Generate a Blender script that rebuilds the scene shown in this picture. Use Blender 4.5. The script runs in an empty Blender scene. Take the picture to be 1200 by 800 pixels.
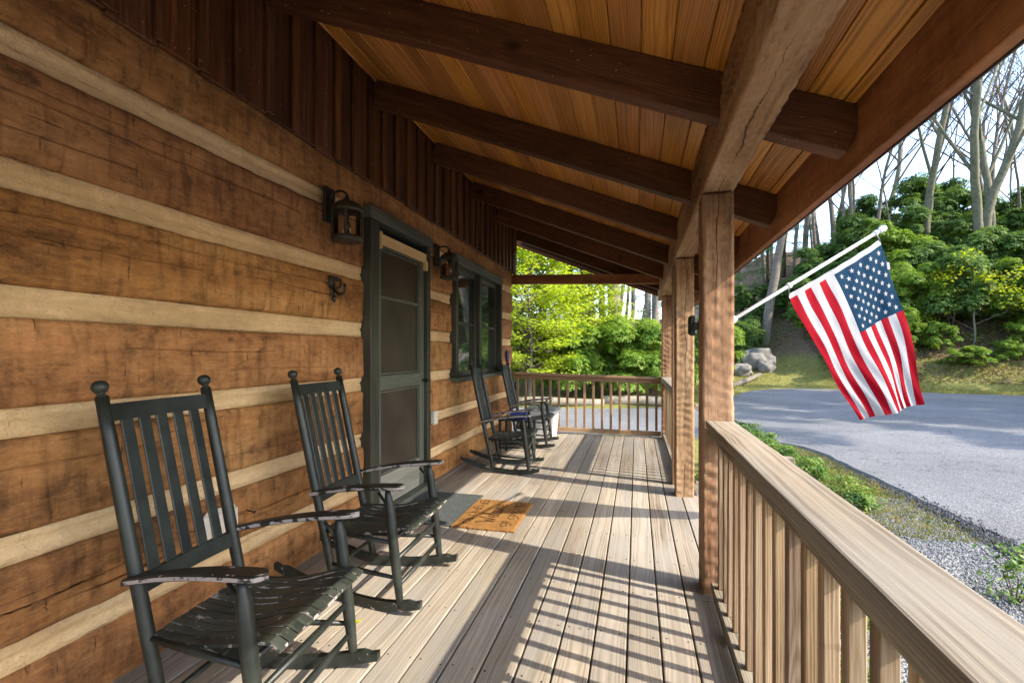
import bpy, bmesh, math, random
import numpy as np
from mathutils import Vector, Matrix, Quaternion, noise as mnoise
from mathutils.geometry import tessellate_polygon
R = math.radians
sc = bpy.context.scene
col = sc.collection
random.seed(7); rng = np.random.default_rng(11)

# ------------------------------------------------------------------ camera, sky, sun, exposure
cam_d = bpy.data.cameras.new('camera'); cam = bpy.data.objects.new('camera', cam_d); col.objects.link(cam)
cam.location = (0, 0, 1.27); cam.rotation_euler = (R(90), 0, R(14.44))
cam_d.sensor_width = 36; cam_d.lens = 17.01; cam_d.shift_y = 0.01125; cam_d.clip_start = 0.02; cam_d.clip_end = 3000
sc.camera = cam
SUN_EL, SUN_ROT = 38.2, 103.0
w = bpy.data.worlds.new('World'); sc.world = w; w.use_nodes = True
nt = w.node_tree; nt.nodes.clear()
sky = nt.nodes.new('ShaderNodeTexSky'); sky.sky_type = 'NISHITA'; sky.sun_disc = False
sky.sun_elevation = R(SUN_EL); sky.sun_rotation = R(SUN_ROT); sky.air_density = 1.0; sky.dust_density = 1.2; sky.ozone_density = 1.0
bg = nt.nodes.new('ShaderNodeBackground'); bg.inputs[1].default_value = 0.15
ow = nt.nodes.new('ShaderNodeOutputWorld')
nt.links.new(sky.outputs[0], bg.inputs[0]); nt.links.new(bg.outputs[0], ow.inputs[0])
sd = bpy.data.lights.new('sun', 'SUN'); sd.energy = 2.0; sd.angle = R(0.5); sd.color = (1, 0.90, 0.76)
so = bpy.data.objects.new('sun', sd); col.objects.link(so)
so.rotation_euler = Vector((-1.24, 0.286, -1.0)).to_track_quat('-Z', 'Y').to_euler()
so.location = (12, -3, 12)
vs = sc.view_settings; vs.view_transform = 'Standard'; vs.look = 'None'; vs.gamma = 1; vs.exposure = 2.32; vs.use_curve_mapping = False
sc.render.engine = 'CYCLES'
cy = sc.cycles; cy.use_denoising = True; cy.max_bounces = 10; cy.diffuse_bounces = 6; cy.glossy_bounces = 4
cy.transmission_bounces = 6; cy.transparent_max_bounces = 12; cy.sample_clamp_indirect = 6
try: cy.denoiser = 'OPENIMAGEDENOISE'
except Exception: pass

# ------------------------------------------------------------------ node helpers
def newmat(name):
    m = bpy.data.materials.new(name); m.use_nodes = True
    n = m.node_tree; n.nodes.clear()
    o = n.nodes.new('ShaderNodeOutputMaterial')
    return m, n, o
def nd(n, t, **k):
    x = n.nodes.new(t)
    for a, b in k.items():
        if a == 'ins':
            for i, v in b.items(): x.inputs[i].default_value = v
        else: setattr(x, a, b)
    return x
def L(n, a, b): n.links.new(a, b)
def ramp(n, src, stops):
    r = n.nodes.new('ShaderNodeValToRGB'); e = r.color_ramp.elements
    while len(e) < len(stops): e.new(0.5)
    for i, (p, c) in enumerate(stops):
        e[i].position = p; e[i].color = (*c, 1) if len(c) == 3 else c
    L(n, src, r.inputs[0]); return r.outputs[0]
def g1(v): return (v, v, v)
def mth(n, op, a, b=None):
    x = n.nodes.new('ShaderNodeMath'); x.operation = op
    for i, v in enumerate((a, b)):
        if v is None: continue
        if isinstance(v, (int, float)): x.inputs[i].default_value = v
        else: L(n, v, x.inputs[i])
    return x.outputs[0]
def mixc(n, fac, a, b, mode='MIX'):
    x = n.nodes.new('ShaderNodeMix'); x.data_type = 'RGBA'; x.blend_type = mode
    for i, v in ((0, fac), (6, a), (7, b)):
        if isinstance(v, (int, float)): x.inputs[i].default_value = v
        elif isinstance(v, tuple): x.inputs[i].default_value = (*v, 1) if len(v) == 3 else v
        else: L(n, v, x.inputs[i])
    return x.outputs[2]
def vmul(n, v, s):
    x = n.nodes.new('ShaderNodeVectorMath'); x.operation = 'MULTIPLY'; L(n, v, x.inputs[0]); x.inputs[1].default_value = s
    return x.outputs[0]
def vadd(n, a, b):
    x = n.nodes.new('ShaderNodeVectorMath'); x.operation = 'ADD'
    for i, v in enumerate((a, b)):
        if isinstance(v, tuple): x.inputs[i].default_value = v
        else: L(n, v, x.inputs[i])
    return x.outputs[0]
def noise(n, v, scale, detail=4, rough=0.55, dist=0.0):
    x = nd(n, 'ShaderNodeTexNoise', ins={'Scale': scale, 'Detail': detail, 'Roughness': rough, 'Distortion': dist})
    L(n, v, x.inputs['Vector']); return x.outputs['Fac']
def coords(n, spread=(17.3, 31.7, 9.1)):
    tc = n.nodes.new('ShaderNodeTexCoord'); oi = n.nodes.new('ShaderNodeObjectInfo')
    cv = n.nodes.new('ShaderNodeCombineXYZ')
    for i, s in enumerate(spread): L(n, mth(n, 'MULTIPLY', oi.outputs['Random'], s), cv.inputs[i])
    return vadd(n, tc.outputs['Object'], cv.outputs[0]), oi.outputs['Random'], tc.outputs['Object']
def principled(n, o, color, rough=0.7, bump=None, bstr=0.3, bdist=0.01, spec=0.5, metal=0.0):
    b = n.nodes.new('ShaderNodeBsdfPrincipled')
    if isinstance(color, tuple): b.inputs['Base Color'].default_value = (*color, 1)
    else: L(n, color, b.inputs['Base Color'])
    if isinstance(rough, (int, float)): b.inputs['Roughness'].default_value = rough
    else: L(n, rough, b.inputs['Roughness'])
    b.inputs['Specular IOR Level'].default_value = spec; b.inputs['Metallic'].default_value = metal
    if bump is not None:
        bp = nd(n, 'ShaderNodeBump', ins={'Strength': bstr, 'Distance': bdist}); L(n, bump, bp.inputs['Height']); L(n, bp.outputs[0], b.inputs['Normal'])
    L(n, b.outputs[0], o.inputs[0]); return b

def wood(name, dark, mid, light, ring=30.0, ringamt=0.5, streak=60, along=1.5, var=0.25, knots=0.0, knotcol=(0.03, 0.015, 0.008),
         saw=0.0, sawaxis=2, rough=0.75, bstr=0.35, blotch=0.35, spec=0.3, grey=None, speck=0.0, knotscale=2.2, sw=0.62, con=1.0, kflat=(1.5, 1.0, 0.12), crack=0.0):
    """timber, grain along local Y"""
    m, n, o = newmat(name)
    p, rnd, raw = coords(n)
    warp = noise(n, vmul(n, p, (1.6, 0.9, 1.6)), 1.0, 2)
    cx = n.nodes.new('ShaderNodeCombineXYZ'); L(n, mth(n, 'MULTIPLY', mth(n, 'SUBTRACT', warp, 0.5), 0.11), cx.inputs[0])
    L(n, mth(n, 'MULTIPLY', mth(n, 'SUBTRACT', rnd, 0.5), 0.12), cx.inputs[2])
    pr = vadd(n, vadd(n, vmul(n, raw, (1, 0.02, 1)), cx.outputs[0]), (0.0, 0.0, 0.05))
    wv = nd(n, 'ShaderNodeTexWave', wave_type='RINGS', rings_direction='Y', wave_profile='SIN', ins={'Scale': ring, 'Distortion': 1.2, 'Detail': 2, 'Detail Scale': 2.0})
    L(n, pr, wv.inputs[0])
    st = noise(n, vmul(n, p, (streak, along, streak)), 1.0, 5, 0.6, 0.15)
    fine = noise(n, vmul(n, p, (streak * 4, along * 5, streak * 4)), 1.0, 3, 0.6)
    tone = noise(n, vmul(n, p, (4, 0.9, 4)), 1.0, 3)
    f = mth(n, 'ADD', mth(n, 'MULTIPLY', st, sw), mth(n, 'MULTIPLY', wv.outputs['Fac'], 0.38 * ringamt))
    f = mth(n, 'ADD', f, mth(n, 'MULTIPLY', mth(n, 'SUBTRACT', tone, 0.5), blotch * 1.5))
    f = mth(n, 'ADD', f, mth(n, 'MULTIPLY', mth(n, 'SUBTRACT', fine, 0.5), 0.25))
    f = mth(n, 'ADD', f, 0.19 * (1 - ringamt) + 0.5 * (0.62 - sw))
    if con != 1.0: f = mth(n, 'ADD', mth(n, 'MULTIPLY', mth(n, 'SUBTRACT', f, 0.5), con), 0.5)
    c = ramp(n, f, [(0.22, dark), (0.5, mid), (0.78, light)])
    h = mth(n, 'ADD', mth(n, 'MULTIPLY', st, 0.6), mth(n, 'MULTIPLY', fine, 0.4))
    if grey:
        gm = noise(n, vmul(n, p, (5, 1.1, 5)), 1.0, 4)
        c = mixc(n, ramp(n, gm, [(0.42, g1(0)), (0.68, g1(0.75))]), c, grey)
    if saw:
        sv = [3.0, 26.0, 3.0]; 
        s1 = noise(n, vmul(n, p, (2.0, 22.0, 4.0)), 1.0, 3, 0.5, 0.6); s4 = noise(n, vmul(n, p, (2.0, 58.0, 8.0)), 1.0, 2, 0.5, 0.2)
        s2 = noise(n, vmul(n, p, (1.0, 8.0, 13.0)), 1.0, 10, 0.76, 0.25)
        sm = mixc(n, 1.0, ramp(n, s1, [(0.30, g1(0.6)), (0.45, g1(0.93)), (0.62, g1(1.08))]), ramp(n, s4, [(0.24, g1(0.3)), (0.31, g1(1))]), 'MULTIPLY')
        s3 = noise(n, vmul(n, p, (2.0, 3.2, 75.0)), 1.0, 3, 0.6, 0.3); sm2 = mixc(n, 1.0, ramp(n, s2, [(0.34, g1(0.42)), (0.48, g1(0.92)), (0.68, g1(1.2))]), ramp(n, s3, [(0.27, g1(0.3)), (0.31, g1(1))]), 'MULTIPLY')
        c = mixc(n, saw, c, sm, 'MULTIPLY'); c = mixc(n, saw, c, sm2, 'MULTIPLY')
        h = mth(n, 'ADD', mth(n, 'ADD', h, mth(n, 'MULTIPLY', s1, 1.2)), mth(n, 'MULTIPLY', s2, 1.6))
    if knots:
        vo = nd(n, 'ShaderNodeTexVoronoi', ins={'Scale': knotscale, 'Randomness': 1.0})
        L(n, vadd(n, vmul(n, p, kflat), vmul(n, nd_noise_vec(n, p), (0.05, 0.05, 0.05))), vo.inputs['Vector'])
        km = ramp(n, vo.outputs['Distance'], [(0.03 * knots, g1(1)), (0.085 * knots, g1(0))])
        c = mixc(n, mth(n, 'MULTIPLY', km, 0.92), c, knotcol)
    if speck:
        sp = noise(n, vmul(n, p, (70, 45, 70)), 1.0, 2)
        c = mixc(n, ramp(n, sp, [(0.70, g1(0)), (0.75, g1(speck))]), c, (0.5, 0.4, 0.28))
    if crack:
        sx_ = n.nodes.new('ShaderNodeSeparateXYZ'); L(n, raw, sx_.inputs[0])
        for ax_i, off in ((0, 0.0), (2, 5.3)):
            wob = noise(n, vadd(n, vmul(n, p, (0.3, 2.2, 0.3)), (off, off, off)), 1.0, 5, 0.6)
            dist = mth(n, 'ABSOLUTE', mth(n, 'ADD', sx_.outputs[ax_i], mth(n, 'MULTIPLY', mth(n, 'SUBTRACT', wob, 0.5), 0.10)))
            wid = mth(n, 'MULTIPLY', ramp(n, noise(n, vmul(n, p, (0.5, 1.1, 0.5)), 1.0, 2), [(0.42, g1(0)), (0.6, g1(1))]), 0.0035 * crack)
            cmk = mth(n, 'LESS_THAN', dist, wid)
            c = mixc(n, mth(n, 'MULTIPLY', cmk, 0.85), c, (0.03, 0.015, 0.008)); h = mth(n, 'SUBTRACT', h, cmk)
    hs = nd(n, 'ShaderNodeHueSaturation'); L(n, c, hs.inputs['Color'])
    L(n, mth(n, 'ADD', mth(n, 'MULTIPLY', mth(n, 'SUBTRACT', rnd, 0.5), 2 * var), 1.0), hs.inputs['Value'])
    r2 = mth(n, 'FRACT', mth(n, 'MULTIPLY', rnd, 7.31))
    L(n, mth(n, 'ADD', mth(n, 'MULTIPLY', mth(n, 'SUBTRACT', r2, 0.5), 0.35 * var), 1.0), hs.inputs['Saturation'])
    L(n, mth(n, 'ADD', mth(n, 'MULTIPLY', mth(n, 'SUBTRACT', r2, 0.5), 0.010), 0.5), hs.inputs['Hue'])
    principled(n, o, hs.outputs[0], rough, h, bstr, 0.004 if not saw else 0.006, spec)
    return m
def nd_noise_vec(n, p):
    x = nd(n, 'ShaderNodeTexNoise', ins={'Scale': 9.0, 'Detail': 2.0}); L(n, p, x.inputs['Vector']); return x.outputs['Color']

def plain(name, c, rough=0.6, var=0.12, scale=30, bstr=0.15, spec=0.4, metal=0.0, c2=None, thr=(0.45, 0.7)):
    m, n, o = newmat(name); p, rnd, raw = coords(n)
    s = noise(n, p, scale, 5)
    c2 = c2 or tuple(v * (1 - 2.2 * var) for v in c)
    cc = ramp(n, s, [(thr[0], c), (thr[1], c2)])
    principled(n, o, cc, rough, s, bstr, 0.004, spec, metal); return m

def leafmat(name, cols, trans=0.35, rough=0.5, patch=1.3):
    m, n, o = newmat(name); p, rnd, raw = coords(n)
    geo = n.nodes.new('ShaderNodeNewGeometry')
    wn = nd(n, 'ShaderNodeTexWhiteNoise', noise_dimensions='3D')
    sn = nd(n, 'ShaderNodeVectorMath', operation='SNAP'); L(n, raw, sn.inputs[0]); sn.inputs[1].default_value = (0.12, 0.12, 0.12); L(n, sn.outputs[0], wn.inputs[0])
    pt = noise(n, p, patch, 3)
    f = mth(n, 'ADD', mth(n, 'MULTIPLY', wn.outputs[0], 0.5), mth(n, 'MULTIPLY', pt, 0.55))
    c = ramp(n, f, [(0.2, cols[0]), (0.52, cols[1]), (0.82, cols[2])])
    b = n.nodes.new('ShaderNodeBsdfPrincipled'); L(n, c, b.inputs['Base Color']); b.inputs['Roughness'].default_value = rough; b.inputs['Specular IOR Level'].default_value = 0.35
    t = n.nodes.new('ShaderNodeBsdfTranslucent'); L(n, mixc(n, 1.0, c, (1.25, 1.2, 0.5), 'MULTIPLY'), t.inputs[0])
    mx = n.nodes.new('ShaderNodeMixShader'); mx.inputs[0].default_value = trans
    L(n, b.outputs[0], mx.inputs[1]); L(n, t.outputs[0], mx.inputs[2]); L(n, mx.outputs[0], o.inputs[0]); return m

M = {}
M['log'] = wood('log_timber', (0.13, 0.05, 0.015), (0.37, 0.168, 0.056), (0.53, 0.285, 0.11), ring=9, ringamt=0.05, streak=80, along=14.0, var=0.10, knots=0.75, knotcol=(0.04, 0.014, 0.006), saw=1.0, rough=0.85, bstr=1.0, blotch=0.6, knotscale=2.2, sw=0.4, kflat=(0.12, 1.0, 1.5))
M['siding'] = wood('dark_siding', (0.02, 0.0065, 0.003), (0.08, 0.028, 0.010), (0.17, 0.07, 0.028), ringamt=0.3, streak=50, along=2.5, var=0.4, rough=0.5, bstr=0.4, speck=0.6, spec=0.4)
M['rafter'] = wood('dark_rafter', (0.024, 0.0075, 0.003), (0.085, 0.029, 0.0105), (0.15, 0.06, 0.023), ringamt=0.3, streak=45, along=3, var=0.25, knots=1.25, knotcol=(0.003, 0.0015, 0.001), rough=0.65, bstr=0.4, speck=0.6, knotscale=1.7, kflat=(0.12, 1.0, 1.5))
M['ceiling'] = wood('ceiling_pine', (0.20, 0.072, 0.015), (0.46, 0.19, 0.044), (0.62, 0.31, 0.09), ring=34, ringamt=0.6, streak=80, along=1.5, var=0.18, knots=0.6, knotcol=(0.10, 0.035, 0.01), rough=0.42, bstr=0.25, blotch=0.5, spec=0.4, knotscale=3.4, sw=0.55, speck=0.15)
M['hewn'] = wood('hewn_timber', (0.085, 0.038, 0.017), (0.285, 0.158, 0.08), (0.43, 0.28, 0.165), ring=26, ringamt=0.1, streak=45, along=2.0, var=0.05, knots=0.55, knotcol=(0.045, 0.018, 0.009), rough=0.85, bstr=0.8, blotch=0.7, knotscale=1.5, sw=0.68, crack=1.0)
M['fascia'] = wood('fascia_board', (0.10, 0.034, 0.012), (0.25, 0.095, 0.036), (0.37, 0.16, 0.066), ringamt=0.2, streak=40, along=4, var=0.05, rough=0.7, bstr=0.6, blotch=0.8, speck=0.3, saw=0.5)
M['deck'] = wood('weathered_deck', (0.135, 0.105, 0.074), (0.28, 0.237, 0.182), (0.39, 0.342, 0.272), ring=52, ringamt=0.6, streak=130, along=2.4, var=0.17, knots=0.45, knotcol=(0.12, 0.078, 0.048), rough=0.8, bstr=0.35, blotch=0.5, grey=(0.25, 0.24, 0.22), sw=0.52)
M['rail'] = wood('weathered_rail', (0.095, 0.07, 0.044), (0.24, 0.198, 0.138), (0.35, 0.302, 0.232), ring=46, ringamt=0.65, streak=110, along=2.2, var=0.06, knots=0.55, knotcol=(0.15, 0.075, 0.035), rough=0.78, bstr=0.4, blotch=0.6, grey=(0.235, 0.22, 0.19), sw=0.58)
M['baluster'] = wood('baluster_pine', (0.12, 0.068, 0.033), (0.30, 0.195, 0.11), (0.45, 0.335, 0.215), ring=42, ringamt=0.5, streak=100, along=2.4, var=0.3, knots=0.45, rough=0.8, bstr=0.35, blotch=0.5, sw=0.58)
M['endrail'] = wood('end_rail_pine', (0.12, 0.065, 0.03), (0.27, 0.16, 0.085), (0.38, 0.25, 0.15), ringamt=0.5, streak=50, var=0.15, rough=0.7, bstr=0.3)
M['newwood'] = wood('fresh_pine', (0.45, 0.26, 0.10), (0.66, 0.44, 0.21), (0.75, 0.56, 0.31), ringamt=0.6, streak=50, var=0.05, knots=0.4, knotcol=(0.25, 0.1, 0.03), rough=0.6)
M['door'] = wood('door_paint', (0.020, 0.020, 0.014), (0.043, 0.044, 0.032), (0.085, 0.084, 0.062), ringamt=0.2, streak=30, var=0.12, rough=0.5, bstr=0.25, blotch=0.6)
M['trim'] = wood('trim_paint', (0.045, 0.049, 0.036), (0.088, 0.095, 0.072), (0.15, 0.156, 0.122), ringamt=0.2, streak=30, var=0.12, rough=0.55, bstr=0.25, blotch=0.5)

M['kick'] = wood('scuffed_kick_rail', (0.12, 0.12, 0.10), (0.26, 0.245, 0.20), (0.38, 0.35, 0.29), ringamt=0.4, streak=60, var=0.05, rough=0.75)
# chinking
m, n, o = newmat('chinking_mortar'); p, rnd, raw = coords(n)
a = noise(n, p, 120, 4); b_ = noise(n, vmul(n, p, (1, 0.35, 1)), 5, 4)
ck = nd(n, 'ShaderNodeTexVoronoi', feature='DISTANCE_TO_EDGE', ins={'Scale': 3.1}); L(n, vadd(n, vmul(n, p, (1, 0.7, 1)), vmul(n, nd_noise_vec(n, p), (0.12, 0.12, 0.12))), ck.inputs['Vector'])
c = ramp(n, b_, [(0.3, (0.55, 0.36, 0.18)), (0.55, (0.77, 0.53, 0.285)), (0.8, (0.82, 0.60, 0.35))])
c = mixc(n, ramp(n, ck.outputs['Distance'], [(0.0, g1(0.35)), (0.004, g1(0))]), c, (0.25, 0.16, 0.09))
c = mixc(n, 0.5, c, ramp(n, noise(n, p, 22, 6, 0.7), [(0.3, g1(0.72)), (0.65, g1(1.08))]), 'MULTIPLY')
pit = noise(n, p, 42, 2); c = mixc(n, ramp(n, pit, [(0.72, g1(0)), (0.77, g1(0.6))]), c, (0.2, 0.13, 0.08))
principled(n, o, c, 0.9, mth(n, 'ADD', mth(n, 'ADD', a, mth(n, 'MULTIPLY', b_, 2.0)), mth(n, 'MULTIPLY', noise(n, vmul(n, p, (1, 0.5, 1.6)), 16, 6, 0.65), 3.0)), 0.7, 0.012, 0.2); M['chink'] = m

# green black chair paint, chipped on edges
def chairpaint(name, wear, sheen=0.35):
    m, n, o = newmat(name); p, rnd, raw = coords(n)
    nz = noise(n, vmul(n, p, (22, 14, 30)), 1.0, 5, 0.65)
    geo = n.nodes.new('ShaderNodeNewGeometry'); tc = n.nodes.new('ShaderNodeTexCoord')
    sx = n.nodes.new('ShaderNodeSeparateXYZ'); L(n, tc.outputs['Normal'], sx.inputs[0])
    side = mth(n, 'SUBTRACT', 1.0, mth(n, 'ABSOLUTE', sx.outputs[2]))
    lowf = noise(n, p, 5, 2)
    k = mth(n, 'ADD', mth(n, 'ADD', nz, mth(n, 'MULTIPLY', side, 0.16 * wear)), mth(n, 'MULTIPLY', mth(n, 'SUBTRACT', lowf, 0.5), 0.45))
    mask = ramp(n, k, [(0.86 - 0.2 * wear, g1(0)), (0.885 - 0.2 * wear, g1(1))])
    base = ramp(n, noise(n, vmul(n, p, (6, 2, 6)), 1.0, 4), [(0.3, (0.0045, 0.0065, 0.005)), (0.7, (0.012, 0.0155, 0.012))])
    worn_sheen = mixc(n, ramp(n, noise(n, p, 11, 4), [(0.45 - 0.2 * sheen, g1(0)), (0.75, g1(sheen))]), base, (0.062, 0.07, 0.054))  # grey-green mottle: wear plus a sunlit sheen mixed into the paint colour
    c = mixc(n, mask, worn_sheen, (0.34, 0.29, 0.265))
    rg = ramp(n, mask, [(0, g1(0.46)), (1, g1(0.85))])
    principled(n, o, c, rg, mth(n, 'SUBTRACT', nz, mth(n, 'MULTIPLY', mask, 0.5)), 0.2, 0.003, 0.5); return m
M['paint'] = chairpaint('chair_paint', 0.0)
M['paint_arm'] = chairpaint('chair_arm_paint', 1.15)
M['paint_rocker'] = chairpaint('chair_rocker_paint', 0.55)
M['paint_seat'] = chairpaint('chair_seat_paint', 0.95, 0.95)
M['crumb'] = plain('asphalt_crumb', (0.10, 0.10, 0.105), 0.95, 0.25, 20, 0.4, 0.2)
M['iron'] = plain('black_iron', (0.012, 0.011, 0.010), 0.45, 0.1, 60, 0.2, 0.5)
M['bronze'] = plain('bronze_lantern', (0.045, 0.038, 0.026), 0.5, 0.2, 40, 0.15, 0.5, 0.2)
M['blackplastic'] = plain('black_plastic', (0.014, 0.014, 0.015), 0.45)
M['white'] = plain('white_enamel', (0.6, 0.6, 0.595), 0.35, 0.05, 12, 0.05)
M['offwhite'] = plain('ivory_plastic', (0.62, 0.57, 0.48), 0.5, 0.06)
M['greylid'] = plain('grey_lid', (0.26, 0.28, 0.28), 0.5, 0.1)
M['blue'] = plain('navy_paint', (0.015, 0.02, 0.11), 0.5)
M['bluebag'] = plain('blue_cloth', (0.03, 0.05, 0.32), 0.7)
M['yellow'] = plain('yellow_plastic', (0.75, 0.62, 0.05), 0.5)
M['rubber'] = plain('rubber_mat', (0.05, 0.058, 0.058), 0.85, 0.15, 25, 0.4, 0.3, 0.0, (0.085, 0.095, 0.092))
M['metal'] = plain('drip_metal', (0.12, 0.12, 0.13), 0.4, 0.1, 30, 0.1, 0.5, 0.6)
M['shingle'] = plain('roof_shingle', (0.06, 0.055, 0.05), 0.95, 0.2, 40, 0.6)
M['dark'] = plain('dark_backing', (0.012, 0.011, 0.010), 0.9)
M['stone'] = plain('lichen_boulder', (0.20, 0.185, 0.16), 0.92, 0.2, 4, 0.9, 0.2, 0, (0.12, 0.11, 0.10))
M['barkA'] = plain('grey_bark', (0.19, 0.165, 0.135), 0.95, 0.25, 9, 1.0, 0.15, 0, (0.085, 0.072, 0.058))
M['barkB'] = plain('mossy_bark', (0.17, 0.16, 0.12), 0.95, 0.25, 6, 1.0, 0.15, 0, (0.09, 0.10, 0.055))
M['barkC'] = plain('brown_bark', (0.10, 0.075, 0.055), 0.95, 0.25, 9, 1.0, 0.15)
M['twig'] = plain('twig_bark', (0.13, 0.10, 0.085), 0.95, 0.2, 9, 0.3, 0.15)
M['rhodo'] = leafmat('rhododendron_leaf', [(0.05, 0.105, 0.026), (0.115, 0.215, 0.05), (0.21, 0.31, 0.08)], 0.45, 0.55)
M['rhodo_y'] = leafmat('sunlit_rhododendron_leaf', [(0.085, 0.17, 0.022), (0.19, 0.315, 0.042), (0.32, 0.42, 0.07)], 0.48, 0.55)  # brighter, yellower leaf copy: sun through the leaves put into the colour
M['maple'] = leafmat('spring_maple_leaf', [(0.24, 0.36, 0.03), (0.40, 0.51, 0.05), (0.56, 0.62, 0.09)], 0.5, 0.5, 0.9)
M['sapleaf'] = leafmat('yellow_sapling_leaf', [(0.22, 0.31, 0.015), (0.36, 0.44, 0.025), (0.50, 0.52, 0.05)], 0.45, 0.5)
M['budleaf'] = leafmat('spring_bud_leaf', [(0.42, 0.38, 0.08), (0.55, 0.46, 0.11), (0.62, 0.46, 0.12)], 0.45, 0.6)
M['pine'] = leafmat('pine_needle', [(0.02, 0.06, 0.02), (0.05, 0.12, 0.035), (0.10, 0.19, 0.05)], 0.25, 0.5)
M['plant'] = leafmat('ground_plant_leaf', [(0.035, 0.09, 0.015), (0.10, 0.19, 0.03), (0.24, 0.32, 0.05)], 0.3, 0.5, 3)
M['grass'] = leafmat('grass_blade', [(0.10, 0.12, 0.03), (0.20, 0.205, 0.055), (0.32, 0.26, 0.09)], 0.3, 0.7, 0.6)
M['litter'] = leafmat('dry_leaf', [(0.10, 0.06, 0.035), (0.22, 0.14, 0.085), (0.34, 0.24, 0.16)], 0.15, 0.8, 2)
M['gravel'] = plain('gravel_stone', (0.22, 0.225, 0.22), 0.9, 0.3, 8, 0.4, 0.2, 0, (0.22, 0.22, 0.235), (0.4, 0.6))
# window glass: dark and reflective; lantern glass clear
m, n, o = newmat('window_glass'); pg_ = principled(n, o, (0.022, 0.026, 0.02), 0.03, spec=0.8); pg_.inputs['IOR'].default_value = 2.2; M['glass'] = m
m, n, o = newmat('insect_screen'); p, rnd, raw = coords(n)
c = ramp(n, noise(n, p, 3, 3), [(0.3, (0.032, 0.024, 0.016)), (0.7, (0.062, 0.047, 0.032))]); principled(n, o, c, 0.38, noise(n, p, 900, 1), 0.1, 0.001, 0.4); M['screen'] = m
m, n, o = newmat('clear_glass'); gl = nd(n, 'ShaderNodeBsdfGlossy', ins={'Roughness': 0.05}); tr = nd(n, 'ShaderNodeBsdfTransparent', ins={0: (0.93, 0.9, 0.82, 1)})
fr = nd(n, 'ShaderNodeFresnel', ins={'IOR': 1.5}); mx = n.nodes.new('ShaderNodeMixShader'); L(n, fr.outputs[0], mx.inputs[0]); L(n, tr.outputs[0], mx.inputs[1]); L(n, gl.outputs[0], mx.inputs[2]); L(n, mx.outputs[0], o.inputs[0]); M['clear'] = m
# coir
m, n, o = newmat('coir_fibre'); p, rnd, raw = coords(n)
a = noise(n, vmul(n, p, (300, 300, 80)), 1.0, 3); c = ramp(n, mth(n, 'ADD', mth(n, 'MULTIPLY', a, 0.6), mth(n, 'MULTIPLY', noise(n, p, 9, 3), 0.4)), [(0.3, (0.15, 0.068, 0.02)), (0.7, (0.33, 0.175, 0.058))])
principled(n, o, c, 0.95, a, 1.0, 0.004, 0.1); M['coir'] = m
M['ink'] = plain('mat_ink', (0.10, 0.048, 0.018), 0.95, 0.3, 60, 0.6, 0.1)
def cloth(name, c):
    m, n, o = newmat(name); p, rnd, raw = coords(n)
    b = n.nodes.new('ShaderNodeBsdfPrincipled'); b.inputs['Base Color'].default_value = (*c, 1); b.inputs['Roughness'].default_value = 0.8; b.inputs['Specular IOR Level'].default_value = 0.1
    bp = nd(n, 'ShaderNodeBump', ins={'Strength': 0.25, 'Distance': 0.01}); L(n, noise(n, p, 14, 4), bp.inputs['Height']); L(n, bp.outputs[0], b.inputs['Normal'])
    t = n.nodes.new('ShaderNodeBsdfTranslucent'); t.inputs[0].default_value = (*c, 1)
    mx = n.nodes.new('ShaderNodeMixShader'); mx.inputs[0].default_value = 0.28
    L(n, b.outputs[0], mx.inputs[1]); L(n, t.outputs[0], mx.inputs[2]); L(n, mx.outputs[0], o.inputs[0]); return m
M['fred'] = cloth('flag_red', (0.25, 0.0015, 0.010)); M['fwhite'] = cloth('flag_white', (0.37, 0.37, 0.39)); M['fblue'] = cloth('flag_blue', (0.0025, 0.027, 0.062))
# asphalt
m, n, o = newmat('asphalt_surface'); p, rnd, raw = coords(n)
a = noise(n, p, 160, 3, 0.7); b_ = noise(n, p, 0.5, 5)
vo = nd(n, 'ShaderNodeTexVoronoi', ins={'Scale': 60.0}); L(n, p, vo.inputs['Vector'])
c = ramp(n, vo.outputs['Color'], [(0.15, (0.10, 0.10, 0.103)), (0.5, (0.185, 0.185, 0.185)), (0.85, (0.31, 0.305, 0.30))])
c = mixc(n, 0.5, c, (0.15, 0.15, 0.155))
c = mixc(n, 0.6, c, ramp(n, b_, [(0.35, g1(0.72)), (0.65, g1(1.15))]), 'MULTIPLY')
ckd = nd(n, 'ShaderNodeTexVoronoi', feature='DISTANCE_TO_EDGE', ins={'Scale': 0.45}); L(n, vadd(n, p, vmul(n, nd_noise_vec(n, vmul(n, p, (0.3, 0.3, 0.3))), (0.7, 0.7, 0.7))), ckd.inputs['Vector'])
c = mixc(n, ramp(n, ckd.outputs['Distance'], [(0.0, g1(0.7)), (0.006, g1(0))]), c, (0.06, 0.06, 0.062))
principled(n, o, c, 0.85, mth(n, 'ADD', a, vo.outputs['Distance']), 0.8, 0.01, 0.3); M['asphalt'] = m
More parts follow.
